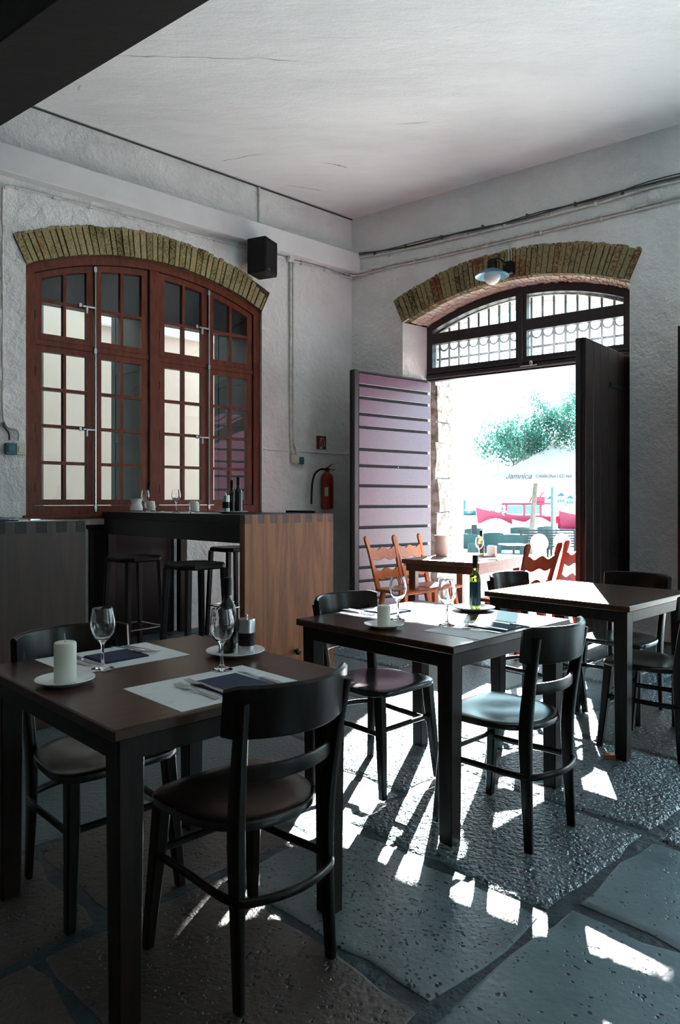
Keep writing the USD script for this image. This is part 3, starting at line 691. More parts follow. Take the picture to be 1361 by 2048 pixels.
saucer_and_candle(N1, .100, .512, H1 + .0005, .118, .032, True, 'tall')
saucer_and_candle(N2, .118, .452, H2 + .0005, .088, .028, False, 'short')
GZ = .0012
wine_glass(place_on(N1, .263, .606, H1 + GZ), label='wine glass on the far placemat of the foreground table, beside the tall candle', cat='wine glass')
wine_glass(place_on(N1, .533, .326, H1 + GZ), label='wine glass on the near placemat of the foreground table, in front of the pepper mill', cat='wine glass')
wine_glass(place_on(N2, .304, .535, H2 + GZ), label='wine glass beside the short candle on the middle table', cat='wine glass')
wine_glass(place_on(N2, .345, .290, H2 + GZ), label='wine glass in front of the green oil bottle on the middle table', cat='wine glass')
def placemat(near, h, a0, b0, a1, b1, label, tw=0.0):
    c = place_on(near, (a0 + a1) / 2, (b0 + b1) / 2, h + .0004)
    o = empty('placemat', c, T_RZ + tw, label=label, cat='placemat')
    obj('sheet', bx((0, 0, .0003), (a1 - a0, b1 - b0, .0006)), M['paper'], o, smooth=False)
placemat(N1, H1, .195, .018, .62, .335, 'paper placemat with printed border on the near side of the foreground table')
placemat(N1, H1, .160, .592, .585, .905, 'paper placemat with printed border on the far side of the foreground table', .01)
placemat(N2, H2, .18, .004, .63, .290, 'paper placemat on the near side of the middle table, by the daylit chair')
placemat(N2, H2, .24, .585, .70, .880, 'paper placemat on the far side of the middle table, behind the short candle', -.02)
def napkin(near, h, a, b_, w, l, label, m, tw=0.0):
    o = empty('napkin', place_on(near, a, b_, h + .0012), T_RZ + tw, label=label, cat='napkin')
    obj('folded_cloth', [bx((0, 0, .002), (w, l, .0036), b=.001), bx((.002, .001, .0052), (w - .006, l - .005, .0024), b=.0008)], m, o, smooth=False)
napkin(N1, H1, .445, .142, .165, .205, 'dark navy folded napkin on the near placemat of the foreground table', M['napkin'])
napkin(N1, H1, .378, .742, .170, .150, 'dark navy folded napkin on the far placemat of the foreground table', M['napkin'], .05)
napkin(N2, H2, .455, .118, .150, .180, 'teal blue folded napkin on the near placemat of the middle table', M['napkin_blue'])
napkin(N2, H2, .455, .735, .165, .170, 'teal blue folded napkin on the far placemat of the middle table', M['napkin_blue'], .04)
def cutlery(kind):
    if kind == 'fork':
        ms = [loft([[(-w, y, z - .0008), (w, y, z - .0008), (w, y, z + .0014), (-w, y, z + .0014)] for y, w, z in ((-.100, .0075, .0016), (-.085, .0085, .0022), (-.02, .004, .0045), (.025, .0030, .0080), (.040, .0095, .0060), (.058, .0115, .0040))])]
        for x in (-.0095, -.0032, .0032, .0095):
            ms.append(loft([[(x - w, y, z - .0007), (x + w, y, z - .0007), (x + w, y, z + .0010), (x - w, y, z + .0010)] for y, w, z in ((.057, .0022, .0040), (.080, .0018, .0046), (.104, .0008, .0085))]))
        return ms
    return [loft([[(-w, y, .0006), (w, y, .0006), (w * .9, y, t), (-w * .9, y, t)] for y, w, t in ((-.110, .0085, .008), (-.095, .0095, .0095), (-.01, .0065, .0075), (.0, .0055, .006))]),
            loft([[(-.006, y, .0012), (w, y, .0012), (w * .9, y, .0026), (-.006, y, .0026)] for y, w in ((-.004, .006), (.03, .0115), (.085, .0105), (.115, -.003))])]
def put_cutlery(kind, near, h, a, b_, turn, label):
    o = empty(kind, place_on(near, a, b_, h), T_RZ + turn, label=label, cat=kind)
    obj('blade_and_handle' if kind == 'knife' else 'tines_and_handle', cutlery(kind), M['steel'], o, smooth=35)
nz = .0078
put_cutlery('fork', N1, H1 + nz, .362, .150, .06, 'fork half on the navy napkin, on the near placemat of the foreground table')
put_cutlery('fork', N1, H1 + .0012, .325, .150, .03, 'outermost fork left of the navy napkin, near placemat of the foreground table')
put_cutlery('knife', N1, H1 + .0012, .551, .150, -.06, 'knife right of the navy napkin, near placemat of the foreground table')
put_cutlery('knife', N1, H1 + .0012, .272, .775, math.pi + .06, 'knife behind the tall candle, on the far placemat of the foreground table')
put_cutlery('knife', N1, H1 + .0012, .240, .770, math.pi + .10, 'outermost knife behind the tall candle, on the far placemat of the foreground table')
put_cutlery('fork', N1, H1 + nz, .452, .790, math.pi + .15, 'fork lying on the far navy napkin of the foreground table')
put_cutlery('fork', N1, H1 + .0012, .500, .790, math.pi + .10, 'fork beside the far navy napkin of the foreground table')
put_cutlery('fork', N2, H2 + .0012, .345, .125, .10, 'outermost fork left of the near teal napkin, middle table')
put_cutlery('fork', N2, H2 + nz, .392, .125, .08, 'fork on the near teal napkin, middle table')
put_cutlery('knife', N2, H2 + .0012, .560, .110, -.10, 'knife right of the near teal napkin, middle table')
put_cutlery('knife', N2, H2 + .0012, .345, .800, math.pi, 'knife left of the far teal napkin, behind the short candle')
put_cutlery('knife', N2, H2 + .0012, .315, .790, math.pi + .05, 'outermost knife on the far placemat of the middle table')
put_cutlery('fork', N2, H2 + nz, .530, .740, math.pi + .12, 'fork on the far teal napkin, behind the wine glass')
put_cutlery('fork', N2, H2 + .0012, .565, .735, math.pi + .15, 'fork right of the far teal napkin, behind the wine glass')
# cruet plates
def bottle(loc, h, r, glass, cap, **t):
    o = empty('oil_bottle', loc, 0, **t)
    obj('bottle_body', lathe([(0, 0), (r * .9, 0), (r, .004), (r, h * .56), (r * .92, h * .62), (r * .5, h * .70), (r * .42, h * .74), (r * .42, h * .80), (0, h * .80)], 28), glass, o, smooth=40)
    obj('cap_sleeve', lathe([(0, h * .765), (r * .50, h * .765), (r * .50, h * .985), (r * .44, h), (0, h)], 24), cap, o, smooth=40)
    return o
def pepper_mill(loc, h, r, **t):
    o = empty('pepper_mill', loc, 0, **t)
    obj('base_band', lathe([(0, 0), (r, 0), (r, h * .26), (0, h * .26)], 28), M['steel'], o, smooth=40)
    obj('grip', lathe([(0, h * .26), (r * .97, h * .26), (r * .97, h * .62), (0, h * .62)], 28), M['black'], o, smooth=40)
    obj('head', lathe([(0, h * .62), (r, h * .62), (r, h * .97), (r * .94, h), (0, h)], 28), M['steel'], o, smooth=40)
    obj('knob', lathe([(0, h), (r * .12, h), (r * .12, h * 1.05), (r * .18, h * 1.07), (r * .1, h * 1.12), (0, h * 1.13)], 14), M['chrome'], o, smooth=40)
l = place_on(N1, .704, .489, H1 + .0005)
o = empty('plate', l, 0, label='white plate carrying the pepper mill and black bottle on the foreground table', cat='plate'); obj('dish', plate_mesh(.104), M['white_gloss'], o, smooth=40)
bottle(place_on(N1, .690, .518, H1 + .0075), .265, .031, M['dark_glass'], M['black'], label='black oil bottle on the plate of the foreground table, behind the wine glass', cat='bottle')
pepper_mill(place_on(N1, .716, .440, H1 + .0075), .125, .030, label='steel pepper mill with a black middle on the plate of the foreground table', cat='pepper mill')
l = place_on(N2, .800, .470, H2 + .0005)
o = empty('plate', l, 0, label='white plate under the green oil bottle on the middle table', cat='plate'); obj('dish', plate_mesh(.104), M['white_gloss'], o, smooth=40)
bt = bottle(place_on(N2, .790, .455, H2 + .0075), .265, .027, M['oil_glass'], M['black'], label='green glass oil bottle with a dark sleeve on the plate of the middle table', cat='bottle')
obj('label_sleeve', lathe([(.0272, .02), (.0276, .02), (.0276, .135), (.0272, .135)], 28), M['bottle_blue'], bt, smooth=40)

# ---------------------------------------------------------------- tall bar tables and stools
BH = 1.20
def bar_table(corner, wd, ln, h, label, om='oak'):
    o = empty('bar_table', (corner[0], corner[1], 0), T_RZ, label=label, cat='bar table')
    obj('bar_top', bx((wd / 2, ln / 2 + .03, h - .0325), (wd, ln - .06, .065), b=.002), M['bar_dark'], o, smooth=False)
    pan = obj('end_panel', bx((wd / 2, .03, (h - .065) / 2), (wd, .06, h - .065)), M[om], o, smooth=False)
    n = 15
    for i in range(n):                                            # finger joint along the panel's head: end grain between oak tongues
        x = (i + .5) * wd / n
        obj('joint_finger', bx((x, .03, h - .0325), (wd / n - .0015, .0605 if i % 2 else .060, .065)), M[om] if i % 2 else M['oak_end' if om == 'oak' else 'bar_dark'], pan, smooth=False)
    for x in (.03, wd - .03): obj('apron', bx((x, ln / 2 + .03, h - .065 - .07), (.035, ln - .09, .14), b=.002), M['bar_dark'], o, smooth=False)
    for x in (.05, wd - .05): obj('leg', bx((x, ln - .06, (h - .065) / 2), (.075, .075, h - .065), b=.003), M['bar_dark'], o, smooth=False)
    obj('panel_knob', [moved(lathe([(0, 0), (.010, 0), (.010, .016), (.022, .022), (.026, .034), (.018, .046), (0, .050)], 20), (wd * .545, 0, .175), rx=math.pi / 2)], M['black_gloss'], o, smooth=40)
    return o
PL, Q1 = np.array([-.67, 4.993]), np.array([-2.127, 3.611])
bar_table(PL, .86, 2.20, BH, 'tall oak-ended bar table under the right half of the window, set with bottles and glasses')
bar_table(Q1, .86, 2.25, BH - .02, 'tall bar table at the left picture edge, oak end panel darkened as if shaded', 'oak_dark')
def bar_at(x, y, h=BH): p = PL + ab(x, y); return (p[0], p[1], h)
def stool(label, back):
    o = empty('bar_stool', (0, 0, 0), 0, label=label, cat='bar stool')
    st = [np.c_[rect(.36 * k, .36 * k, .18), np.full(8, z)] for k, z in ((.94, .815), (1, .825), (1, .845), (.95, .856))]
    obj('seat', loft(st), M['stool'], o, smooth=30)
    for x in (-1, 1):
        for y in (-1, 1):
            obj('leg', loft([np.c_[rect(.034, .034, .1) + (x * .175, y * .175), np.zeros(8)], np.c_[rect(.040, .040, .1) + (x * .145, y * .145), np.full(8, .82)]]), M['stool'], o, smooth=False)
    for k, (p, q) in enumerate((((-1, -1), (1, -1)), ((1, -1), (1, 1)), ((1, 1), (-1, 1)), ((-1, 1), (-1, -1)))):
        z = .29
        obj('foot_rail', tube([(p[0] * .165, p[1] * .165, z), ((p[0] + q[0]) * .0825, (p[1] + q[1]) * .0825, z), (q[0] * .165, q[1] * .165, z)], .008), M['chrome'], o)
    if back:
        for x in (-1, 1): obj('back_post', sweep([(x * .15, -.155, .83), (x * .155, -.175, 1.0), (x * .16, -.20, 1.20)], rect(.034, .024, .2), (1, 0, 0)), M['stool'], o)
        obj('back_rail', sweep([(x, -.215 + .5 * x * x, 1.15) for x in np.linspace(-.2, .2, 9)], rect(.018, .12, .2), (0, 0, 1)), M['stool'], o, smooth=45)
    return o
def put_stool(x, y, label, back=False, rz=0.0):
    o = stool(label, back); p = PL + ab(x, y); move(o, p[0], p[1], T_RZ + rz)
put_stool(-.20, 1.22, 'black backless bar stool between the two bar tables, the farther from the oak panel', rz=.1)
put_stool(-.19, .34, 'black backless bar stool beside the lit oak end panel, on its left')
put_stool(1.12, .92, 'black bar stool behind the bar table, its back rail just showing over the top', True, math.pi / 2)
put_stool(1.05, 1.62, 'black backless bar stool seen dimly under the bar table, against the window wall')

# what stands on the bar table under the window
o = empty('vase', bar_at(.25, 2.02), 0, label='small waisted white pot at the left end of the bar table', cat='vase')
obj('pot', lathe([(0, 0), (.045, 0), (.058, .012), (.060, .040), (.048, .072), (.047, .090), (.058, .118), (.060, .122), (.054, .121), (.043, .092), (.043, .074), (.054, .04), (.05, .012), (0, .01)], 32), M['white_gloss'], o, smooth=40)
def votive(loc, label, lc):
    o = empty('votive_glass', loc, 0, label=label, cat='candle glass')
    obj('glass_cup', lathe([(0, 0), (.042, 0), (.045, .004), (.045, .088), (.042, .088), (.042, .012), (0, .012)], 28), M['glass'], o, smooth=40)
    c = empty('candle', (loc[0], loc[1], loc[2] + .0125), 0, label=lc, cat='candle'); obj('wax', lathe([(0, 0), (.033, 0), (.033, .082), (.028, .086), (0, .084)], 24), M['wax'], c, smooth=40)
votive(bar_at(.30, 1.84), 'candle glass beside the waisted pot on the bar table', 'white candle in the glass beside the waisted pot on the bar table')
votive(bar_at(.25, 1.04), 'candle glass in the middle of the bar table, right of the wine glass', 'white candle in the glass in the middle of the bar table')
wine_glass(bar_at(.22, 1.80), label='wine glass next to the waisted pot on the bar table', cat='wine glass')
wine_glass(bar_at(.22, 1.27), label='wine glass left of the candle glass in the middle of the bar table', cat='wine glass')
o = empty('plate', bar_at(.25, .50, BH + .0003), 0, label='white plate under the two dark bottles on the bar table', cat='plate'); obj('dish', plate_mesh(.125), M['white_gloss'], o, smooth=40)
bottle(bar_at(.29, .56, BH + .0075), .255, .026, M['dark_glass'], M['black'], label='dark oil bottle on the bar table, left and shorter of the pair', cat='bottle')
bottle(bar_at(.25, .42, BH + .0075), .275, .030, M['dark_glass'], M['black'], label='dark oil bottle on the bar table, right and taller of the pair', cat='bottle')
pepper_mill(bar_at(.19, .50, BH + .0075), .135, .028, label='steel pepper mill in front of the two dark bottles on the bar table', cat='pepper mill')
for x, y, l, h, w in ((.20, 1.55, 'paper placemat on the bar table, near the waisted pot', BH, PL), (.20, .95, 'paper placemat on the bar table, under the candle glass', BH, PL), (.60, .30, 'paper placemat on the shaded bar table at the left picture edge', BH - .02, Q1)):
    p = w + ab(x, y); q = empty('placemat', (p[0], p[1], h + .0002), T_RZ, label=l, cat='placemat'); obj('sheet', bx((0, 0, .0003), (.30, .43, .0006)), M['paper'], q, smooth=False)
for x, y, k, l, h, w in ((.17, 1.62, 'knife', 'knife on the bar table placemat near the waisted pot', BH, PL), (.17, 1.45, 'fork', 'fork on the bar table placemat near the waisted pot', BH, PL), (.12, .82, 'knife', 'knife on the bar table between candle glass and plate', BH, PL),
                        (.70, .28, 'knife', 'knife on the shaded bar table at the left edge', BH - .02, Q1), (.52, .30, 'fork', 'fork on the shaded bar table at the left edge', BH - .02, Q1)):
    p = w + ab(x, y); q = empty(k, (p[0], p[1], h + .0012), T_RZ - .9, label=l, cat=k); obj('blade_and_handle' if k == 'knife' else 'tines_and_handle', cutlery(k), M['steel'], q, smooth=35)
p = Q1 + ab(.45, .22); q = empty('napkin', (p[0], p[1], BH - .0188), T_RZ, label='dark folded napkin on the shaded bar table at the left edge', cat='napkin')
obj('folded_cloth', bx((0, 0, .004), (.15, .17, .008), b=.002), M['napkin'], q, smooth=False)

# ---------------------------------------------------------------- fittings on the window wall (x along the wall, y into the room)
def at_A(u, off, z): return tuple(onA(u, off, z))
def run(pts, r, m, clip_every=.55, clip=None, name='conduit', **t):
    """a pipe run on the window wall: points in wall coordinates; returned thing has its clips as parts"""
    o = empty(name, at_A(0, 0, 0), RZA, **t); obj('pipe', tube(smoothpath(pts, 4), r, 8), m, o)
    if clip:
        for p in clip: obj('clip', bx(p, (.022, .03, .034) if abs(pts[0][2] - pts[-1][2]) < .6 else (.034, .03, .022), b=.004), M['pipe'], o, smooth=False)
    return o
run([(4.01, .018, 1.96), (4.035, .018, 2.1), (4.036, .018, 3.0), (4.036, .018, 3.88), (4.02, .018, 3.97), (3.96, .018, 4.0), (3.6, .018, 4.012), (2.6, .018, 4.02), (1.9, .018, 4.035), (1.05, .018, 4.05)], .0105, M['pipe'],
    clip=[(u, .018, 4.0 + (3.96 - u) * .0155) for u in (3.92, 3.6, 3.27, 2.93, 2.6, 2.28, 1.95, 1.65)], label='thin white conduit running above the window and down its left side', cat='conduit')
run([(4.012, .018, 1.96), (3.99, .018, 1.93), (3.93, .018, 1.92), (3.905, .018, 1.89), (3.905, .018, 1.82)], .010, M['pipe'], label='short bent conduit entering the pale switch box left of the window', cat='conduit')
run([(4.03, .018, 1.97), (4.02, .018, 1.93), (3.985, .018, 1.88), (3.98, .018, 1.82)], .008, M['cable'], name='cable', label='dark cable entering the teal switch box left of the window', cat='cable')
def box_A(name, u, z, w, h, d, m, label, c):
    o = empty(name, at_A(u, 0, z), RZA, label=label, cat=c)
    obj('housing', bx((0, d / 2, 0), (w, d, h), b=.006), m, o, smooth=False); obj('rocker', bx((0, d + .003, 0), (w * .6, .008, h * .6), b=.003), m, o, smooth=False)
box_A('switch_box', 3.978, 1.745, .085, .10, .055, M['green_box'], 'teal switch box left of the window, the left of the pair', 'switch')
box_A('switch_box', 3.892, 1.745, .080, .10, .050, M['pale'], 'pale switch box left of the window, right of the teal one', 'switch')
run([(.955, .016, 4.0), (.955, .016, 3.2), (.953, .016, 2.5), (.948, .016, 2.0), (.925, .016, 1.83)], .017, M['cable'].GetPrim() and M['pipe'], clip=[(.953, .016, z) for z in (3.85, 3.2, 2.6, 2.05)], label='wider vertical conduit between window and corner, the left of two', cat='conduit')
run([(.915, .016, 4.03), (.916, .016, 3.2), (.918, .016, 2.5), (.915, .016, 2.02), (.875, .016, 1.90), (.868, .016, 1.83)], .0105, M['pipe'], clip=[(.916, .016, z) for z in (3.85, 3.35, 2.62)], label='slim vertical conduit between window and corner, the right of two', cat='conduit')
box_A('switch_box', .905, 1.775, .105, .095, .055, M['pale'], 'pale switch box under the two vertical conduits', 'switch')
box_A('switch_box', .812, 1.765, .075, .085, .045, M['green_box'], 'dark green switch box below the fire sign, right of the pale one', 'switch')
o = empty('junction_box', at_A(.965, 0, 4.055), RZA, label='small painted junction box beside the speaker, above the vertical conduits', cat='junction box')
obj('housing', bx((0, .025, 0), (.085, .05, .075), b=.008), M['pipe'], o, smooth=False); obj('lid', bx((0, .053, 0), (.06, .01, .055), b=.003), M['pipe'], o, smooth=False)
for k, dz in ((0, 0), (1, -.038)):
    run([(.93, .016, 4.075 + dz), (.6, .016, 4.085 + dz * .8), (.3, .016, 4.075 + dz), (.09, .022, 4.065 + dz), (.03, .05, 4.065 + dz)], .010, M['pipe'], clip=[(u, .016, 4.078 + dz) for u in (.8, .45, .13)],
        label=('upper' if k == 0 else 'lower') + ' white pipe from the junction box into the corner', cat='conduit')
run([(1.388, .016, CEIL - .02), (1.388, .016, 4.55), (1.388, .016, 4.315)], .012, M['pipe'], label='short vertical pipe between the white ledge and the ceiling', cat='conduit')
o = empty('loudspeaker', at_A(1.50, .235, 3.70), RZA + .42, label='black loudspeaker hung above the right end of the window arch', cat='loudspeaker')
obj('cabinet', bx((0, -.0, .185), (.245, .225, .37), b=.008), M['black'], o, smooth=False)
obj('grille', bx((0, .116, .19), (.225, .010, .34), b=.004), M['black'], o, smooth=False)
obj('bracket', [bx((-.03, -.135, .22), (.05, .10, .08), b=.004), bx((-.07, -.19, .22), (.10, .02, .14), b=.004)], M['black'], o, smooth=False)
obj('badge', bx((.06, .122, .035), (.035, .003, .010)), M['steel'], o, smooth=False)
# fire extinguisher and its sign
o = empty('fire_sign', at_A(.49, .002, 1.99), RZA, label='small red sign with a white extinguisher drawing, by the corner', cat='sign')
obj('plate', bx((0, .002, 0), (.155, .004, .165)), M['sign_red'], o, smooth=False)
body = LineString([(-.010, -.055), (-.010, .012), (.0, .028), (.012, .028), (.022, .012), (.022, -.055), (-.010, -.055)]).buffer(.0028)
hose = LineString([(.008, .030), (.004, .052), (-.016, .056), (-.034, .040), (-.044, .010), (-.046, -.020), (-.034, -.046)]).buffer(.0032)
head = LineString([(.0, .044), (.030, .050)]).buffer(.003)
pic = cat([xz(g, .004, .0055) for g in (body, hose, head, sbox(-.012, -.070, .028, -.060))])
obj('pictogram', pic, M['smooth_white'], o, smooth=False)
obj('rim', xz(sbox(-.0775, -.0825, .0775, .0825).difference(sbox(-.073, -.078, .073, .078)), .004, .005), M['pale'], o, smooth=False)
o = empty('fire_extinguisher', at_A(.475, .095, 1.205), RZA, label='red fire extinguisher hanging below the red sign in the corner', cat='fire extinguisher')
obj('cylinder', lathe([(0, 0), (.055, .0), (.072, .012), (.074, .03), (.074, .355), (.066, .395), (.040, .422), (.026, .432), (.026, .455), (0, .455)], 32), M['red_paint'], o, smooth=40)
obj('valve', [bx((0, 0, .468), (.04, .04, .03), b=.006)], M['black'], o, smooth=False)
obj('handle', [sweep([(.02, 0, .478), (-.03, .0, .50), (-.06, .0, .525), (-.10, .0, .528)], rect(.02, .006), (0, 0, 1))], M['red_paint'], o)
obj('carry_grip', [sweep([(.02, 0, .470), (-.05, 0, .468), (-.12, 0, .462)], rect(.02, .006), (0, 0, 1))], M['black'], o)
obj('hose', tube(smoothpath([(.02, 0, .462), (.10, .01, .465), (.19, .02, .42), (.235, .02, .33), (.25, .02, .2), (.255, .02, .06)], 6), .012, 10), M['black'], o)
lab = lathe([(.0745, .155), (.0752, .156), (.0752, .250), (.0745, .251)], 48)
obj('band', lab, M['sign_red'], o, smooth=40)
th = np.linspace(.45, 1.05, 7)
obj('label_patch', loft([[(.0765 * math.cos(q), .0765 * math.sin(q), .152), (.0765 * math.cos(q), .0765 * math.sin(q), .255), (.0745 * math.cos(q), .0745 * math.sin(q), .255), (.0745 * math.cos(q), .0745 * math.sin(q), .152)] for q in th]), M['label'], o, smooth=False)

# ---------------------------------------------------------------- fittings on the door wall
def at_B(s, off, z): return tuple(onB(s, off, z))
def run_B(pts, r, m, clips=(), cm='pipe', name='cable', **t):
    o = empty(name, at_B(0, 0, 0), RZB, **t); obj('pipe' if name == 'conduit' else 'sheath', tube(smoothpath([(s, -off, z) for s, off, z in pts], 4), r, 8), m, o)
    for s, z in clips: obj('clip', bx((s, -.016, z), (.022, .034, .040), b=.004), M[cm], o, smooth=False)
S8 = SR - .05
run_B([(.05, .10, 4.075), (.14, .03, 4.078), (.6, .018, 4.09), (1.3, .018, 4.075), (2.2, .018, 4.08), (3.2, .018, 4.085), (3.45, .018, 4.095), (4.2, .018, 4.10), (6, .018, 4.09), (S8, .018, 4.09)], .0105, M['pipe'], [(s, 4.08) for s in (.3, .9, 1.5, 2.1, 2.7, 3.3)], name='conduit', label='upper pipe of the lower pair above the door arch', cat='conduit')
run_B([(.05, .10, 4.037), (.14, .03, 4.04), (.6, .018, 4.055), (1.3, .018, 4.045), (2.2, .018, 4.05), (3.3, .018, 4.055), (4.2, .018, 4.06), (6, .018, 4.05), (S8, .018, 4.05)], .009, M['pipe'], [(s, 4.05) for s in (.6, 1.2, 1.8, 2.4, 3.0)], name='conduit', label='lower pipe of the lower pair above the door arch', cat='conduit')
run_B([(.13, .018, 4.262), (.5, .018, 4.235), (1.2, .018, 4.215), (2.2, .018, 4.205), (3.0, .018, 4.215), (3.4, .018, 4.235), (4.2, .018, 4.235), (6, .018, 4.22), (S8, .018, 4.22)], .011, M['pipe'], [(s, 4.213) for s in (.55, 1.05, 1.55, 2.0, 2.5, 2.95)], name='conduit', label='white pipe of the upper bundle on the door wall', cat='conduit')
run_B([(.13, .022, 4.295), (.4, .022, 4.28), (.9, .022, 4.245), (1.5, .022, 4.262), (2.1, .022, 4.240), (2.7, .022, 4.262), (3.35, .022, 4.275), (4.2, .022, 4.27), (6, .022, 4.26), (S8, .022, 4.26)], .009, M['cable'], [(s, 4.262) for s in (.35, .78, 1.25, 1.75, 2.25, 2.75, 3.2)], 'cable', label='thicker dark cable of the upper bundle on the door wall', cat='cable')
run_B([(.13, .024, 4.315), (.5, .024, 4.275), (1.1, .024, 4.275), (1.8, .024, 4.240), (2.4, .024, 4.268), (3.0, .024, 4.252), (3.45, .024, 4.30), (4.2, .024, 4.295), (6, .024, 4.28), (S8, .024, 4.28)], .006, M['cable'], label='thin dark cable winding along the upper bundle on the door wall', cat='cable')
o = empty('junction_box', at_B(3.487, 0, 4.15), RZB, label='round-cornered junction box with peeling paint at the right, between the pipe bundles', cat='junction box')
obj('housing', bx((0, -.03, 0), (.105, .06, .105), b=.012), M['pipe'], o, smooth=False); obj('lid', lathe([(0, 0), (.042, 0), (.042, .012), (.036, .016), (0, .016)], 24), M['smooth_white'], o, smooth=40)
stage.GetPrimAtPath(str(o.GetPath()) + '/lid')
UsdGeom.Xformable(stage.GetPrimAtPath(str(o.GetPath()) + '/lid')).AddTranslateOp().Set(Gf.Vec3d(0, -.06, 0)); UsdGeom.Xformable(stage.GetPrimAtPath(str(o.GetPath()) + '/lid')).AddRotateXOp().Set(90.0)
o = empty('wall_lamp', at_B(2.00, .33, 3.60), RZB, label='wall lamp with a shallow blue enamel shade and white globe over the door arch', cat='wall lamp')
obj('shade', lathe([(.02, .085), (.05, .075), (.10, .050), (.165, .012), (.172, .0), (.168, .002), (.10, .042), (.05, .066), (.02, .076)], 36), M['lamp_blue'], o, smooth=50)
obj('globe', lathe([(0, -.085), (.03, -.080), (.065, -.055), (.082, -.02), (.085, .01), (.07, .045), (.03, .06), (0, .06)], 28), M['globe'], o, smooth=60)
obj('lamp_holder', lathe([(0, .07), (.048, .07), (.052, .09), (.050, .15), (.03, .175), (0, .178)], 24), M['black'], o, smooth=40)
obj('arm', [tube(smoothpath([(0, 0, .15), (.02, .08, .20), (.04, .18, .19), (.05, .31, .15)], 5), .014, 10), bx((.06, .285, .15), (.11, .085, .13), b=.012)], M['black'], o, smooth=40)
for x in (.05, .075): obj('feed_wire', tube([(x, .31, .20), (x, .315, .32), (x - .01, .318, .44)], .005, 6), M['pipe'], o)

# ---------------------------------------------------------------- the table in the doorway and its country chairs
c4 = np.array([1.226, 6.25]) - dB * .40 + (-nB) * .575
o = empty('terrace_table', (c4[0], c4[1], 0), RZB, label='brown wooden table set in the open doorway, jug and bottle on it', cat='table')
for i in range(6): obj('plank', bx((-.40 + (i + .5) * .8 / 6, 0, .73), (.8 / 6 - .003, 1.15, .04), b=.003), M['terrace_wood'], o, smooth=False)
for y in (-1, 1): obj('apron', bx((0, y * .53, .675), (.72, .03, .07), b=.002), M['terrace_wood'], o, smooth=False)
for x in (-1, 1): obj('apron', bx((x * .36, 0, .675), (.03, 1.06, .07), b=.002), M['terrace_wood'], o, smooth=False)
for x in (-1, 1):
    for y in (-1, 1): obj('leg', bx((x * .315, y * .49, .355), (.07, .07, .71), b=.004), M['terrace_wood'], o, smooth=False)
def country_chair(name_label, m):
    o = empty('country_chair', (0, 0, 0), 0, label=name_label, cat='chair')
    seat = [np.array([(-.19 * k, -.20 * k, z), (.19 * k, -.20 * k, z), (.225 * k, .20 * k, z), (.21 * k, .215 * k, z), (-.21 * k, .215 * k, z), (-.225 * k, .20 * k, z)]) for k, z in ((.97, .432), (1, .438), (1, .456), (.97, .462))]
    obj('seat', loft(seat), m, o, smooth=30)
    for x in (-1, 1):
        # flat shaped back post with a rounded head
        zz = np.array([0, .1, .25, .36, .42, .455, .48, .495, .50]) ; ww = np.array([.030, .028, .022, .021, .026, .030, .027, .016, .004])
        rings = [np.c_[x * .165 + x * .03 * z / .5 + rect(2 * w, .026, .25)[:, 0], -.185 - .30 * z + rect(2 * w, .026, .25)[:, 1] * 1.0, np.full(8, .455 + z)] for z, w in zip(zz, ww)]
        obj('back_post', loft(rings), m, o, smooth=40)
        for y in (-1, 1):
            sx, sy = (.15, .15) if y > 0 else (.13, -.15)
            obj('leg', loft([np.c_[rect(.040, .030, .2) + (x * (sx + .055), sy + y * .055), np.zeros(8)], np.c_[rect(.056, .040, .2) + (x * sx, sy), np.full(8, .435)]]), m, o, smooth=30)
    for z0, hh in ((.135, .085), (.325, .105)):
        xs = np.linspace(-.168, .168, 15)
        top = hh / 2 + .016 * np.cos(xs / .168 * 2 * math.pi) * 1.0; bot = -hh / 2 + .012 * np.cos(xs / .168 * 2 * math.pi)
        rings = [[(x, -.185 - .30 * (z0 + q) + n_, .455 + z0 + q) for q, n_ in ((b_, -.009), (b_, .009), (t_, .009), (t_, -.009))] for x, t_, b_ in zip(xs, top, bot)]
        obj('slat', loft(rings), m, o, smooth=30)
    return o
ca = country_chair('orange wooden country chair left of the doorway, nearer of the two, before the plank door', M['orange_wood']); move(ca, .615, 6.79, face(-t2) - .05)
dup(ca, (.925, 7.13, 0), face(-t2), label='orange wooden country chair left of the doorway, farther of the two, by the jamb')
cb = country_chair('red-brown wooden country chair right of the doorway table, in full view behind the bare table', M['red_wood']); move(cb, 1.49, 6.09, face((-.55, .83)))
dup(cb, (1.945, 6.62, 0), face((-.62, .78)), label='red-brown wooden country chair half hidden by the dark right door leaf')
def on4(x, y): p = np.array([x, y]); return (x, y, .7502)
o = empty('jug', on4(1.02, 7.13), .2, label='white jug with a handle on the doorway table, in front of the stone jamb', cat='jug')
obj('jug_body', lathe([(0, 0), (.055, 0), (.075, .03), (.080, .075), (.064, .13), (.058, .16), (.074, .205), (.070, .205), (.054, .16), (.058, .13), (.074, .075), (.07, .03), (0, .01)], 32), M['white_gloss'], o, smooth=50)
obj('handle', tube(smoothpath([(.064, 0, .185), (.115, 0, .19), (.13, 0, .14), (.105, 0, .08), (.076, 0, .06)], 6), .009, 8), M['white_gloss'], o)
bt = bottle(on4(1.405, 7.06), .26, .028, M['oil_glass'], M['black'], label='slim oil bottle with a dark cap on the doorway table', cat='bottle')
obj('label_sleeve', lathe([(.0282, .03), (.0288, .03), (.0288, .12), (.0282, .12)], 28), M['bottle_blue'], bt, smooth=40)
wine_glass(on4(1.335, 6.80), label='wine glass in front of the slim bottle on the doorway table', cat='wine glass')
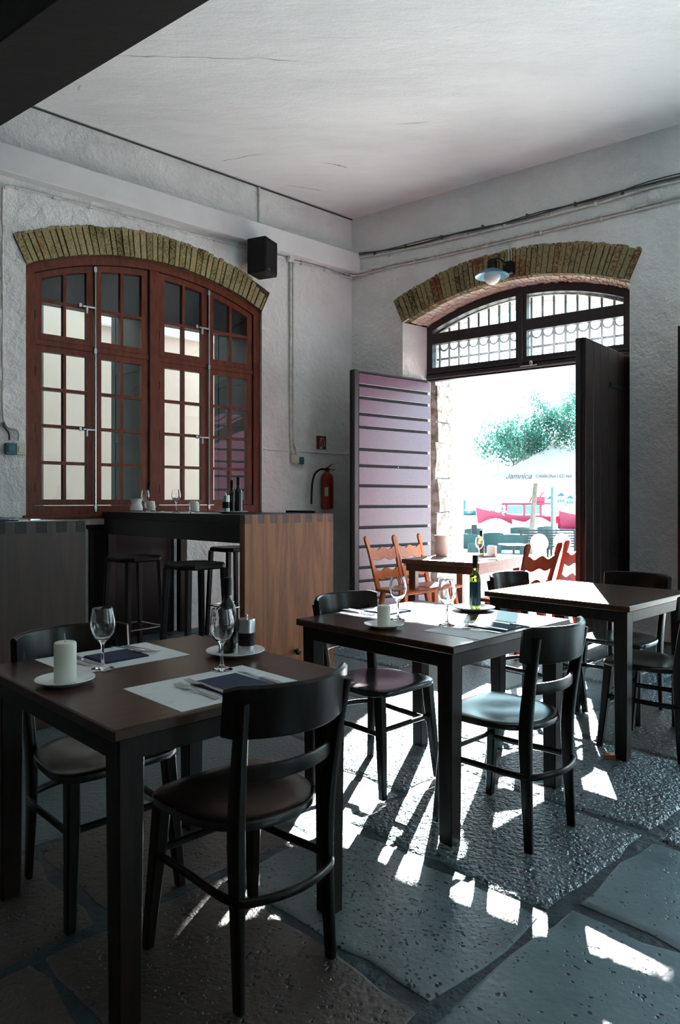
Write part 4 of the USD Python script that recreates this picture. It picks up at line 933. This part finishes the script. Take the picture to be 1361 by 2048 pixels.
o = empty('napkin_holder', on4(1.52, 7.10), RZB, label='white napkin holder on the doorway table, right of the slim bottle', cat='napkin holder')
obj('holder', [bx((0, y, .05), (.09, .006, .10), b=.003) for y in (-.022, .022)] + [bx((0, 0, .004), (.09, .05, .008), b=.002)], M['white_gloss'], o, smooth=False); obj('paper_napkins', bx((0, 0, .055), (.085, .034, .095), b=.004), M['smooth_white'], o, smooth=False)
o = empty('plate', on4(1.40, 6.98), 0, label='plate on the doorway table, in front of the slim bottle', cat='plate')
obj('dish', plate_mesh(.085), M['white_gloss'], o, smooth=40)
q = empty('knife', on4(1.37, 6.62), 1.0, label='knife on the doorway table, at its right side', cat='knife'); obj('blade_and_handle', cutlery('knife'), M['steel'], q, smooth=35)
q = empty('fork', on4(.90, 6.86), .6, label='fork on the doorway table, at its left side', cat='fork'); obj('tines_and_handle', cutlery('fork'), M['steel'], q, smooth=35)

# ---------------------------------------------------------------- outside: courtyard behind the window
M['courtyard'] = noisy('courtyard_render', (.46, .325, .265), (.49, .35, .285), 1.5, .9, space='world')
M['ground'] = noisy('quay_paving', (.52, .52, .51), (.62, .62, .60), 3, .85, space='world')
yard = xy(Polygon([tuple(C + dA * u + nA * o) for u, o in ((-9, -.44), (13, -.44), (13, -14), (-9, -14))]), -.25, -.15)
obj('courtyard_ground', yard, M['ground'], smooth=False, kind='structure')
m_ = C + dA * 1.5 - nA * 3.1
o = empty('courtyard_wall', (m_[0], m_[1], -.2), RZA, label='pale beige rendered house wall across the courtyard, seen through the window panes', cat='building')
obj('render', bx((0, -.1, 4.6), (15, .2, 9.2)), M['courtyard'], o, smooth=False)
obj('cornice', bx((-.75, .05, 3.98), (2.5, .10, .10), b=.01), M['smooth_white'], o, smooth=False)
for u, side, ang, l in ((2.665, 1, 8, 'dark outer shutter folded out between the two window halves'), (1.425, 1, 8, 'dark outer shutter folded out at the right end of the window'),
                        (3.80, -1, -33, 'dark outer shutter ajar at the left end of the window')):
    p = C + dA * u - nA * .16
    o = empty('window_shutter', (p[0], p[1], 1.2), RZA, label=l, cat='shutter')
    v = math.radians(ang)
    L = .56; R_ = -math.pi / 2 + v
    put = lambda m: moved(m, (0, 0, 0), R_)
    obj('panel', put(xz(sbox(0.01, 0, L, 2.15), -.010, .010)), M['shutter'], o, smooth=False)
    for x in (.05, L - .04): obj('stile', put(bx((x, 0, 1.075), (.08, .036, 2.15), b=.004)), M['shutter'], o, smooth=False)
    for z in (.06, .75, 1.45, 2.09): obj('rail', put(bx((L / 2, 0, z), (L - .16, .034, .10), b=.004)), M['shutter'], o, smooth=False)

# ---------------------------------------------------------------- outside: quay, harbour, far shore
def at(px, py, Y): return np.array([(px - 680.5) / 1420 * Y, Y, EYE - (py - 1003) / 1420 * Y])
GZ2 = -.55
qp = [C + dB * s + nB * o for s, o in ((-14, -.78), (22, -.78))]
prof = [(-.42, -.022), (-.9, -.03), (-3.0, -.12), (-9.0, -.55), (-34, -.55), (-34, -1.6)]
rings = []
for off, z in prof: rings.append([onB(-30, off, z), onB(50, off, z)])
v = np.array([p for r in rings for p in r]); fcs = []
for i in range(len(prof) - 1): fcs += [(2 * i, 2 * i + 1, 2 * i + 3), (2 * i, 2 * i + 3, 2 * i + 2)]
g = trimesh.Trimesh(v, fcs, process=False)
if g.face_normals[0][2] < 0: g.invert()
obj('quay_ground', g, M['ground'], smooth=False, kind='structure')
M['sea'] = noisy('harbour_water', (.10, .20, .23), (.15, .26, .29), .6, .12, bump=.5, bscale=3, space='world', bdist=.1)
o = obj('sea', bx((40, 400, -.96), (1400, 800 - 2 * 25, .1)), M['sea'], smooth=False, label='pale blue harbour water beyond the quay', cat='water', kind='stuff')

M['wicker'] = noisy('wicker', (.006, .040, .044), (.013, .066, .072), 60, .6, (1, 1, 3), bump=.8, bscale=70)
M['wicker_green'] = noisy('wicker_sunlit', (.03, .24, .19), (.05, .30, .25), 60, .6, (1, 1, 3))
M['canvas'] = mat('umbrella_canvas', {'d': ('diffuse_bsdf', {'color': (.29, .30, .305)}), 't': ('translucent_bsdf', {'color': (.26, .275, .28)}), 'm': ('mix_closure', {'fac': .35})}, [('d.BSDF', 'm.closure1'), ('t.BSDF', 'm.closure2')], 'm.closure')
M['canvas_cream'] = mat('umbrella_canvas_cream', {'d': ('diffuse_bsdf', {'color': (.32, .31, .29)}), 't': ('translucent_bsdf', {'color': (.24, .235, .215)}), 'm': ('mix_closure', {'fac': .35})}, [('d.BSDF', 'm.closure1'), ('t.BSDF', 'm.closure2')], 'm.closure')
M['ink'] = plain('print_grey', (.05, .055, .07), .8)
M['ink_teal'] = plain('print_teal', (.05, .25, .28), .8)
M['ink_red'] = plain('print_red', (.45, .03, .05), .8)
M['boat_red'] = plain('boat_red', (.36, .022, .060), .35)
M['boat_white'] = plain('boat_white', (.55, .56, .57), .35)
M['boat_glass'] = plain('boat_window', (.12, .19, .21), .1)
M['post_green'] = plain('lamp_post_green', (.003, .095, .080), .4)
M['plastic_white'] = plain('cream_plastic', (.42, .39, .34), .4)
M['bench'] = plain('bench_slat', (.010, .015, .020), .5)
M['bark'] = noisy('bark', (.13, .12, .10), (.20, .185, .16), 10, .9, (1, 1, .4), bump=.6, bscale=20)
M['leafm'] = mat('tree_leaf', {'oi': ('geometry', {}), 'r': ('rgb_ramp', {'ramp': [(0, (.018, .085, .062)), (.5, (.045, .16, .11)), (1, (.10, .22, .13))]}), 'd': ('principled_bsdf', {'roughness': .45}), 't': ('translucent_bsdf', {}), 'm': ('mix_closure', {'fac': .45})},
                [('oi.random_per_island', 'r.fac'), ('r.color', 'd.base_color'), ('r.color', 't.color'), ('d.BSDF', 'm.closure1'), ('t.BSDF', 'm.closure2')], 'm.closure')
M['shore'] = noisy('far_shore', (.34, .40, .41), (.44, .50, .51), .3, .9, space='world')
M['quay_stone'] = noisy('breakwater_stone', (.05, .12, .14), (.11, .19, .21), .6, .9, space='world')

def armchair(px, Y, turn, label, m='wicker', k=1.0):
    p = at(px, 1003, Y); o = empty('wicker_armchair', (p[0], p[1], GZ2), turn, label=label, cat='armchair')
    w = .62 * k
    obj('seat_base', bx((0, .02, .20), (w, .60, .40), b=.03), M[m], o, smooth=30)
    obj('cushion', bx((0, .05, .43), (w - .16, .50, .07), b=.03), M['smooth_white'], o, smooth=30)
    xs = np.linspace(-w / 2, w / 2, 9)
    rings = []
    for x in xs:
        y = -.27 + .10 * (x / (w / 2)) ** 2; h = .90 - .035 * (x / (w / 2)) ** 2
        rings.append([(x, y, .30), (x, y + .055, .30), (x * 1.04, y - .035, h), (x * 1.04, y - .09, h)])
    obj('backrest', loft(rings), M[m], o, smooth=40)
    for x in (-1, 1): obj('armrest', bx((x * (w / 2 - .045), .06, .33), (.10, .54, .66), b=.03), M[m], o, smooth=30)
    return o
AW = [(905, 21.5, .3, 'dark wicker armchair next to the stone door jamb, its lit green side showing', 'wicker'), (929, 20.5, 2.6, 'dark wicker armchair behind the doorway table, the second from the stone jamb', 'wicker'),
      (982, 22.0, .15, 'dark wicker armchair behind the slim bottle, its back upright and square', 'wicker'), (1022, 20.0, 2.9, 'wide dark wicker armchair in the middle of the terrace, facing us', 'wicker'),
      (1038, 26.5, .0, 'wicker armchair farther off, its rounded back above the wide one', 'wicker'), (892, 26.0, .2, 'wicker armchair farther off beside the stone door jamb', 'wicker'),
      (1089, 27.5, .0, 'wicker armchair farther off behind the slatted bench', 'wicker'), (944, 25.5, .1, 'wicker armchair farther off behind the dark menu stand', 'wicker')]
for a_ in AW: armchair(*a_[:4], m=a_[4], k=1.12 if 'wide' in a_[3] else 1.0)
def low_table(px, Y, label, w=.75):
    p = at(px, 1003, Y); o = empty('terrace_table', (p[0], p[1], GZ2), .2, label=label, cat='table')
    obj('tabletop', bx((0, 0, .72), (w, w, .03), b=.004), M['smooth_white'], o, smooth=False); obj('pedestal', lathe([(0, 0), (.22, 0), (.22, .02), (.03, .05), (.03, .70), (0, .70)], 16), M['bench'], o)
low_table(955, 23.0, 'pale-topped outdoor table with the menu stand, left of the middle'); low_table(1030, 23.8, 'pale-topped outdoor table in the middle of the terrace'); low_table(1028, 18.6, 'pale-topped outdoor table nearest to the doorway', .6)
p = at(949, 1003, 22.9); o = empty('menu_stand', (p[0], p[1], GZ2 + .7355), .2, label='dark upright menu stand on the left outdoor table', cat='menu stand')
obj('board', bx((0, 0, .18), (.19, .03, .36), b=.004), M['bench'], o, smooth=False); obj('foot', bx((0, 0, .008), (.2, .09, .016)), M['bench'], o, smooth=False)
# slatted bench
p = at(1100, 1003, 22.5); o = empty('slatted_bench', (p[0], p[1], GZ2), -.05, label='black slatted bench behind the white round-backed chairs', cat='bench')
for i in range(6): obj('back_slat', bx((0, .22 + .012 * i, .50 + i * .082), (1.9, .022, .052), b=.004), M['bench'], o, smooth=False)
for i in range(5): obj('seat_slat', bx((0, -.22 + i * .095, .42), (1.9, .075, .025), b=.004), M['bench'], o, smooth=False)
for x in (-.85, .0, .85):
    obj('leg', bx((x, -.2, .205), (.06, .06, .41), b=.004), M['bench'], o, smooth=False); obj('leg', bx((x, .25, .47), (.06, .05, .94), b=.004), M['bench'], o, smooth=False)
def round_chair(px, Y, label):
    p = at(px, 1003, Y); z = -.47; o = empty('garden_chair', (p[0], p[1], z), .1, label=label, cat='chair')
    obj('backrest', moved(lathe([(0, -.012), (.21, -.012), (.222, 0), (.21, .012), (0, .012)], 32), (0, .20, .79), rx=math.pi / 2 - .12), M['plastic_white'], o, smooth=50)
    obj('seat', lathe([(0, .43), (.20, .43), (.215, .44), (.2, .455), (0, .45)], 28), M['plastic_white'], o, smooth=40)
    for x in (-1, 1):
        obj('back_post', tube([(x * .10, .17, .44), (x * .11, .19, .52), (x * .12, .2, .62)], .014), M['plastic_white'], o)
        for y in (-1, 1): obj('leg', tube([(x * .19, y * .19, 0), (x * .16, y * .16, .2), (x * .14, y * .14, .43)], .014), M['plastic_white'], o)
round_chair(1086, 16.5, 'cream chair with a round disc back, left of the two outside the door')
round_chair(1132, 16.7, 'cream chair with a round disc back, right of the two, by the dark door leaf')
# lamp post and white post
p = at(1107.5, 1003, 29); o = empty('lamp_post', (p[0], p[1], GZ2), 0, label='green cast-iron lamp post with a flared foot, right of the tree trunk', cat='lamp post')
obj('shaft', lathe([(0, 0), (.20, 0), (.20, .10), (.13, .25), (.13, .55), (.17, .62), (.12, .70), (.10, 1.0), (.09, 3.9), (.11, 3.95), (.05, 4.1), (0, 4.1)], 16), M['post_green'], o, smooth=40)
obj('lantern', [lathe([(0, 4.1), (.12, 4.1), (.2, 4.45), (.22, 4.47), (.05, 4.65), (0, 4.7)], 8)], M['globe'], o, smooth=False)

# umbrellas
def umbrella(c, half, z_edge, val, z_top, rz, cm, label, texts=(), gz=GZ2):
    o = empty('parasol', (c[0], c[1], gz), rz, label=label, cat='parasol')
    ze, zt = z_edge - gz, z_top - gz; n = 9
    q = np.linspace(-half, half, n)
    sides = []
    top = []
    for s in range(4):
        R = np.array([[math.cos(s * math.pi / 2), -math.sin(s * math.pi / 2)], [math.sin(s * math.pi / 2), math.cos(s * math.pi / 2)]])
        rows_ = []
        for f in np.linspace(0, 1, 7):
            row = []
            for x in q:
                y = -half; w = (R @ np.array([x, y])) * (1 - f)
                row.append((w[0], w[1], ze + (zt - ze) * (f ** 1.12) - .10 * math.sin(math.pi * f) * (1 - (x / half) ** 2)))
            rows_.append(row)
        top.append(loft(rows_, caps=False, closed=False))
        sides.append([[(*(R @ np.array([x, -half - d])), z) for x in q] for d, z in ((0, ze), (.012 + .0, ze - val))])
    can = obj('canopy', top, M[cm], o, smooth=25)
    for s in sides: obj('valance', loft(s, caps=False, closed=False), M[cm], o, smooth=False)
    obj('pole', tube([(0, 0, 0), (0, 0, zt / 2), (0, 0, zt - .02)], .04, 12), M['boat_white'], o)
    for s in range(4):
        d = half * .98
        for sx, sy in (((1, 1), (1, -1), (-1, 1), (-1, -1))[s],): obj('rib', tube([(0, 0, zt - .06), (sx * d / 2, sy * d / 2, (ze + zt) / 2 - .05), (sx * d, sy * d, ze - .02)], .012, 6), M['boat_white'], o)
    for txt, h, x, z, m, shear in texts:
        tm = meshkit.text_mesh(txt, h, .004, bold=True)
        v = tm.vertices.copy(); tm.vertices = np.c_[x + v[:, 0] + shear * v[:, 1], -half - .018 - v[:, 2], z - gz + v[:, 1]]
        obj('lettering', tm, M[m], o, smooth=False)
    return o
Y1 = 22.0
pe, pt = at(985, 967, Y1), at(985, 951, Y1)
umbrella((pe[0] + 2.75, Y1 + 2.75), 2.75, pt[2], pt[2] - pe[2], 3.30, 0.0, 'canvas', 'white square parasol printed with a drink name, right of the doorway view',
         [('Jamnica', .15, -2.75 + .40, at(0, 956.5, Y1)[2] - .01, 'ink', .32), ('CARBONATED NA', .096, -2.75 + 1.33, at(0, 955.3, Y1)[2], 'ink', .12)])
Y2 = 17.0
pe, pt = at(942, 948, Y2), at(942, 926, Y2)
u2 = umbrella((pe[0] - 1.45, Y2 + 1.45), 1.45, pt[2], pt[2] - pe[2], 2.75, 0.0, 'canvas_cream', 'cream square parasol on the left, partly behind the stone jamb', gz=-.5)
side = [('Jamnica', .07, .25, .0)]
tm = meshkit.text_mesh('Jamnica', .085, .004); v = tm.vertices
obj('lettering', trimesh.Trimesh(np.c_[1.45 + .02 + v[:, 2], -1.30 + v[:, 0], pe[2] + .5 + .03 + v[:, 1]], tm.faces), M['ink_teal'], u2, smooth=False)
obj('emblem', [moved(lathe([(0, 0), (.045, 0), (.045, .006), (0, .006)], 12), (1.455, -1.10, pt[2] + .5 - .07), ry=math.pi / 2), bx((1.46, -1.10, pt[2] + .5 - .13), (.006, .03, .06))], M['ink_red'], u2, smooth=False)
Y3 = 30.0
p = at(935, 1003, Y3)
umbrella((p[0] - .2, Y3 + 2), 2.4, at(0, 950, Y3)[2], .42, 3.4, .1, 'canvas_cream', 'pale parasol farther off, behind the cream one on the left')

# tree with a light crown
tr = empty('tree', (*at(1070, 1003, 25.0)[:2], GZ2), 0, label='small leafy tree rising behind the printed parasol', cat='tree')
rt = np.random.default_rng(44)
tips = []
def grow(p, d, L, r, lvl):
    pts = [p]; q = np.array(p, float); dd = np.array(d, float)
    for i in range(4):
        dd = dd + rt.normal(0, .13, 3); dd /= np.linalg.norm(dd); q = q + dd * L / 4; pts.append(q.copy())
    pts = np.array(pts)
    out = [sweep(pts, circ(1, 6 if lvl else 10), (0.31, .2, .93) if abs(dd[2]) < .8 else (1, .1, 0), np.linspace(r, r * .62, 5)[:, None] * np.ones(2))]
    if lvl >= 2: tips.append((pts[2], lvl)); tips.append((pts[4], lvl))
    if lvl < 4:
        for k in range(3 if lvl < 3 else 2):
            a = rt.uniform(0, 2 * math.pi); sp = rt.uniform(.45, .95)
            nd = dd * math.cos(sp) + np.array([math.cos(a), math.sin(a), .1]) * math.sin(sp); nd /= np.linalg.norm(nd)
            out += grow(pts[-1] if k else pts[3], nd, L * rt.uniform(.62, .8), r * .58, lvl + 1)
    return out
trunk = sweep(smoothpath([(-.16, 0, 0), (-.08, 0, 1.0), (.0, 0, 2.1), (.05, .0, 2.55)], 4), circ(1, 12), (1, .1, 0), np.linspace(.105, .075, 13)[:, None] * np.ones(2))
br = []
for dx, dy, L in ((-.75, .1, 1.15), (.65, .3, 1.1), (.10, -.2, 1.45), (-.35, -.5, 1.0), (-1.5, -.1, 1.15), (1.3, -.2, 1.0), (-1.1, .4, .9)):
    d = np.array([dx, dy, .85]); br += grow((.05, 0, 2.5), d / np.linalg.norm(d), L, .05, 1)
obj('trunk', trunk, M['bark'], tr, smooth=50); obj('branches', br, M['bark'], tr, smooth=50)
lv = []; lf = []
for (p, l) in tips:
    if rt.uniform() < .12: continue
    for _ in range(32 if l > 2 else 13):
        c = p + rt.normal(0, .16, 3); u = rt.normal(0, 1, 3); u /= np.linalg.norm(u); w = np.cross(u, rt.normal(0, 1, 3)); w /= np.linalg.norm(w)
        s = rt.uniform(.04, .07); k = len(lv)
        lv += [c - u * s, c + w * s * .42 + np.cross(u, w) * .006, c + u * s, c - w * s * .42 + np.cross(u, w) * .006]; lf += [(k, k + 1, k + 2), (k, k + 2, k + 3)]
obj('foliage', trimesh.Trimesh(np.array(lv), np.array(lf), process=False), M['leafm'], tr, smooth=False, kind='stuff')

# boats
def hull(L, B, z0, z1, bow):
    rings = []
    for t in np.linspace(0, 1, 14):
        w = B / 2 * min(1, (1.02 - t) / .42) ** .6 if t > .58 else B / 2 * (.86 + .14 * min(1, t / .2))
        top = z1 + bow * max(0, t - .4) ** 2 * 2.2; x = L * t; rake = .10 * L * max(0, t - .75) * 2
        rings.append([(x, -w * .55, z0), (x + rake * .4, -w, z0 + .35 * (z1 - z0)), (x + rake, -w * 1.04, top), (x + rake, w * 1.04, top), (x + rake * .4, w, z0 + .35 * (z1 - z0)), (x, w * .55, z0)])
    return loft(rings)
Yb = 60.0
pb = at(1118, 1003, Yb)
o = empty('fire_boat', (pb[0], pb[1], -.95), math.pi, label='red harbour boat with a windowed cabin and leaning masts, moored behind the terrace', cat='boat')
H0 = .95
obj('hull', hull(6.7, 2.3, .0, H0 + .10, .9), M['boat_red'], o, smooth=30)
obj('cabin', bx((3.1, 0, H0 + .55), (3.5, 1.7, 1.0), b=.10), M['boat_white'], o, smooth=False)
obj('wheelhouse_roof', bx((2.9, 0, H0 + 1.13), (4.2, 1.9, .16), b=.05), M['boat_red'], o, smooth=False)
for x in (1.75, 3.15, 4.62): obj('cabin_post', bx((x, .86, H0 + .55), (.16, .06, 1.0)), M['boat_red'], o, smooth=False)
for x0_, x1_ in ((1.85, 3.05), (3.3, 4.5)): obj('cabin_window', bx(((x0_ + x1_) / 2, .87, H0 + .62), (x1_ - x0_, .04, .62), b=.05), M['boat_glass'], o, smooth=False)
obj('windscreen', moved(bx((0, 0, 0), (.06, 1.5, .7), b=.02), (5.0, 0, H0 + .6), ry=-.5), M['boat_glass'], o, smooth=False)
obj('life_ring', moved(trimesh.creation.torus(.18, .05, major_sections=16, minor_sections=8), (4.75, .93, H0 + .30), rx=math.pi / 2), M['boat_white'], o)
for x, l in ((2.2, .9), (1.55, .8)): obj('mast', tube([(x + .3, .1, H0 + 1.2), (x + .1, .1, H0 + 1.6), (x - .25, .1, H0 + 1.2 + l + .1)], .07, 8), M['boat_red'], o)
obj('mast_box', bx((1.7, 0, H0 + 1.45), (.9, .8, .5), b=.06), M['boat_red'], o, smooth=False)
obj('bow_rail', [tube([(x, y, H0 + .2 + .25 * max(0, x - 5) ), (x, y, H0 + .55 + .1 * (x - 5))], .02, 6) for x in (5.0, 5.5, 6.0, 6.5) for y in (.7,)] + [tube([(4.8, .8, H0 + .55), (5.8, .7, H0 + .65), (6.8, .2, H0 + .75)], .02, 6)], M['boat_white'], o)
pb = at(1205, 1003, 58.0)
o = empty('harbour_boat', (pb[0], pb[1], -.95), math.pi, label='second red boat with a white bow beside the dark door leaf', cat='boat')
obj('hull', hull(3.4, 2.0, .0, 1.05, .6), M['boat_red'], o, smooth=30); obj('cabin', bx((1.3, 0, 1.45), (2.0, 1.4, .9), b=.12), M['boat_white'], o, smooth=False); obj('stripe', bx((1.0, 1.02, .75), (2.2, .06, .5)), M['boat_white'], o, smooth=False)
def small_boat(px, Y, L, label, tz=0.0):
    p = at(px, 1003, Y); o = empty('small_boat', (p[0], p[1], -.98), math.pi + tz, label=label, cat='boat')
    obj('hull', hull(L, 1.7, 0, .75, .35), M['boat_white'], o, smooth=30)
    c = np.linspace(.12, .72, 7); obj('tarpaulin', loft([[(L * t, y * .80, .76 + .42 * math.sin(math.pi * (t - .1) / .66) * (1 - abs(y) ** 2)) for y in np.linspace(-1, 1, 9)] + [(L * t, .8, .70), (L * t, -.8, .70)] for t in c]), M['boat_white'], o, smooth=40)
    obj('stripe', bx((L * .42, .87, .45), (L * .6, .04, .10)), M['boat_glass'], o, smooth=False)
small_boat(965, 48, 3.8, 'white small boat left of the red boat, under a tarpaulin'); small_boat(1032, 46, 3.2, 'white small boat in front of the red boat, under a tarpaulin', .15); small_boat(1112, 49, 2.8, 'white small boat right of the middle, in front of the lamp post', -.1); small_boat(925, 53, 3.0, 'white small boat farther left, close to the stone jamb')
# breakwater, far shore
p = at(880, 1003, 115)
o = empty('breakwater', (p[0] + 2, p[1], -1.0), 0, label='long low grey breakwater across the harbour', cat='breakwater')
obj('mole', [bx((-6, 0, .45), (34, 3.0, .9), b=.2)] + [sphere(rt.uniform(.35, .7), (rt.uniform(-22, 10), rt.uniform(-2.2, -1.4), rt.uniform(.1, .6)), (1.4, 1, .7), 1) for _ in range(40)], M['quay_stone'], o, smooth=False)
p = at(928, 1003, 118); o = empty('beacon', (p[0], p[1], -.12), 0, label='small square beacon tower on the breakwater', cat='beacon')
obj('tower', [bx((0, 0, .7), (.6, .6, 1.4), b=.05), bx((0, 0, 1.45), (.75, .75, .12), b=.02)], M['quay_stone'], o, smooth=False); obj('lamp_head', lathe([(0, 1.5), (.2, 1.5), (.2, 1.8), (0, 1.95)], 10), M['boat_glass'], o)
xs = np.linspace(-80, 260, 120)
rr = [[(x, 330 + 6 * math.sin(x * .05), -1.0), (x, 336, 1.6 + 2.6 * float(meshkit.fbm(np.array([x * .09, 0, 0]), 4, 2)) + 1.2 * float(meshkit.noise(np.array([x * .35, 3, 0])))), (x, 372, -1.0)] for x in xs]
obj('far_shore', loft(rr), M['shore'], smooth=40, label='low wooded far shore on the horizon', cat='hill')
for px, w, h, l in ((1118, 3.2, 4.6, 'pale waterfront house on the far shore, just left of the dark door leaf'), (1136, 3.0, 3.6, 'low waterfront house on the far shore, touching the dark door leaf'), (1098, 3.0, 3.4, 'small waterfront house on the far shore, behind the lamp post')):
    p = at(px, 1003, 300); o = empty('waterfront_house', (p[0], p[1], -1), 0, label=l, cat='house')
    obj('walls', bx((0, 0, h / 2), (w, 6, h)), M['smooth_white'], o, smooth=False)
    obj('roof', xz(Polygon([(-w / 2 - .4, h), (w / 2 + .4, h), (0, h + 1.5)]), -3.4, 3.4), M['quay_stone'], o, smooth=False)
    for i in range(3): obj('window', bx((-w / 3 + i * w / 3, -3.02, h * .55), (.8, .1, 1.2)), M['boat_glass'], o, smooth=False)

# ---------------------------------------------------------------- groups of repeats
GROUPS = {'dining_chair': 'dark bistro chairs at the dining tables', 'dining_table': 'dark dining tables', 'country_chair': 'country chairs at the doorway table', 'wine_glass': 'wine glasses on the tables',
          'placemat': 'paper placemats', 'napkin': 'folded napkins', 'fork': 'forks', 'knife': 'knives', 'candle': 'white candles', 'saucer': 'candle saucers', 'votive_glass': 'candle glasses on the bar table', 'oil_bottle': 'oil bottles',
          'pepper_mill': 'pepper mills', 'plate': 'cruet plates', 'bar_table': 'tall bar tables', 'bar_stool': 'bar stools around the bar table', 'conduit': 'conduits on the walls', 'cable': 'cables on the walls', 'switch_box': 'switch boxes on the window wall',
          'junction_box': 'junction boxes', 'wicker_armchair': 'wicker armchairs on the terrace', 'garden_chair': 'round-backed chairs outside the door', 'parasol': 'parasols on the terrace', 'small_boat': 'white small boats in the harbour',
          'window_shutter': 'outer shutters of the window', 'waterfront_house': 'houses on the far shore'}
for p in stage.GetPrimAtPath('/World').GetChildren():
    n = p.GetName(); n = n[:-4] if n[-3:].isdigit() and n[-4] == '_' else n
    if n in GROUPS: p.SetCustomDataByKey('group', GROUPS[n])
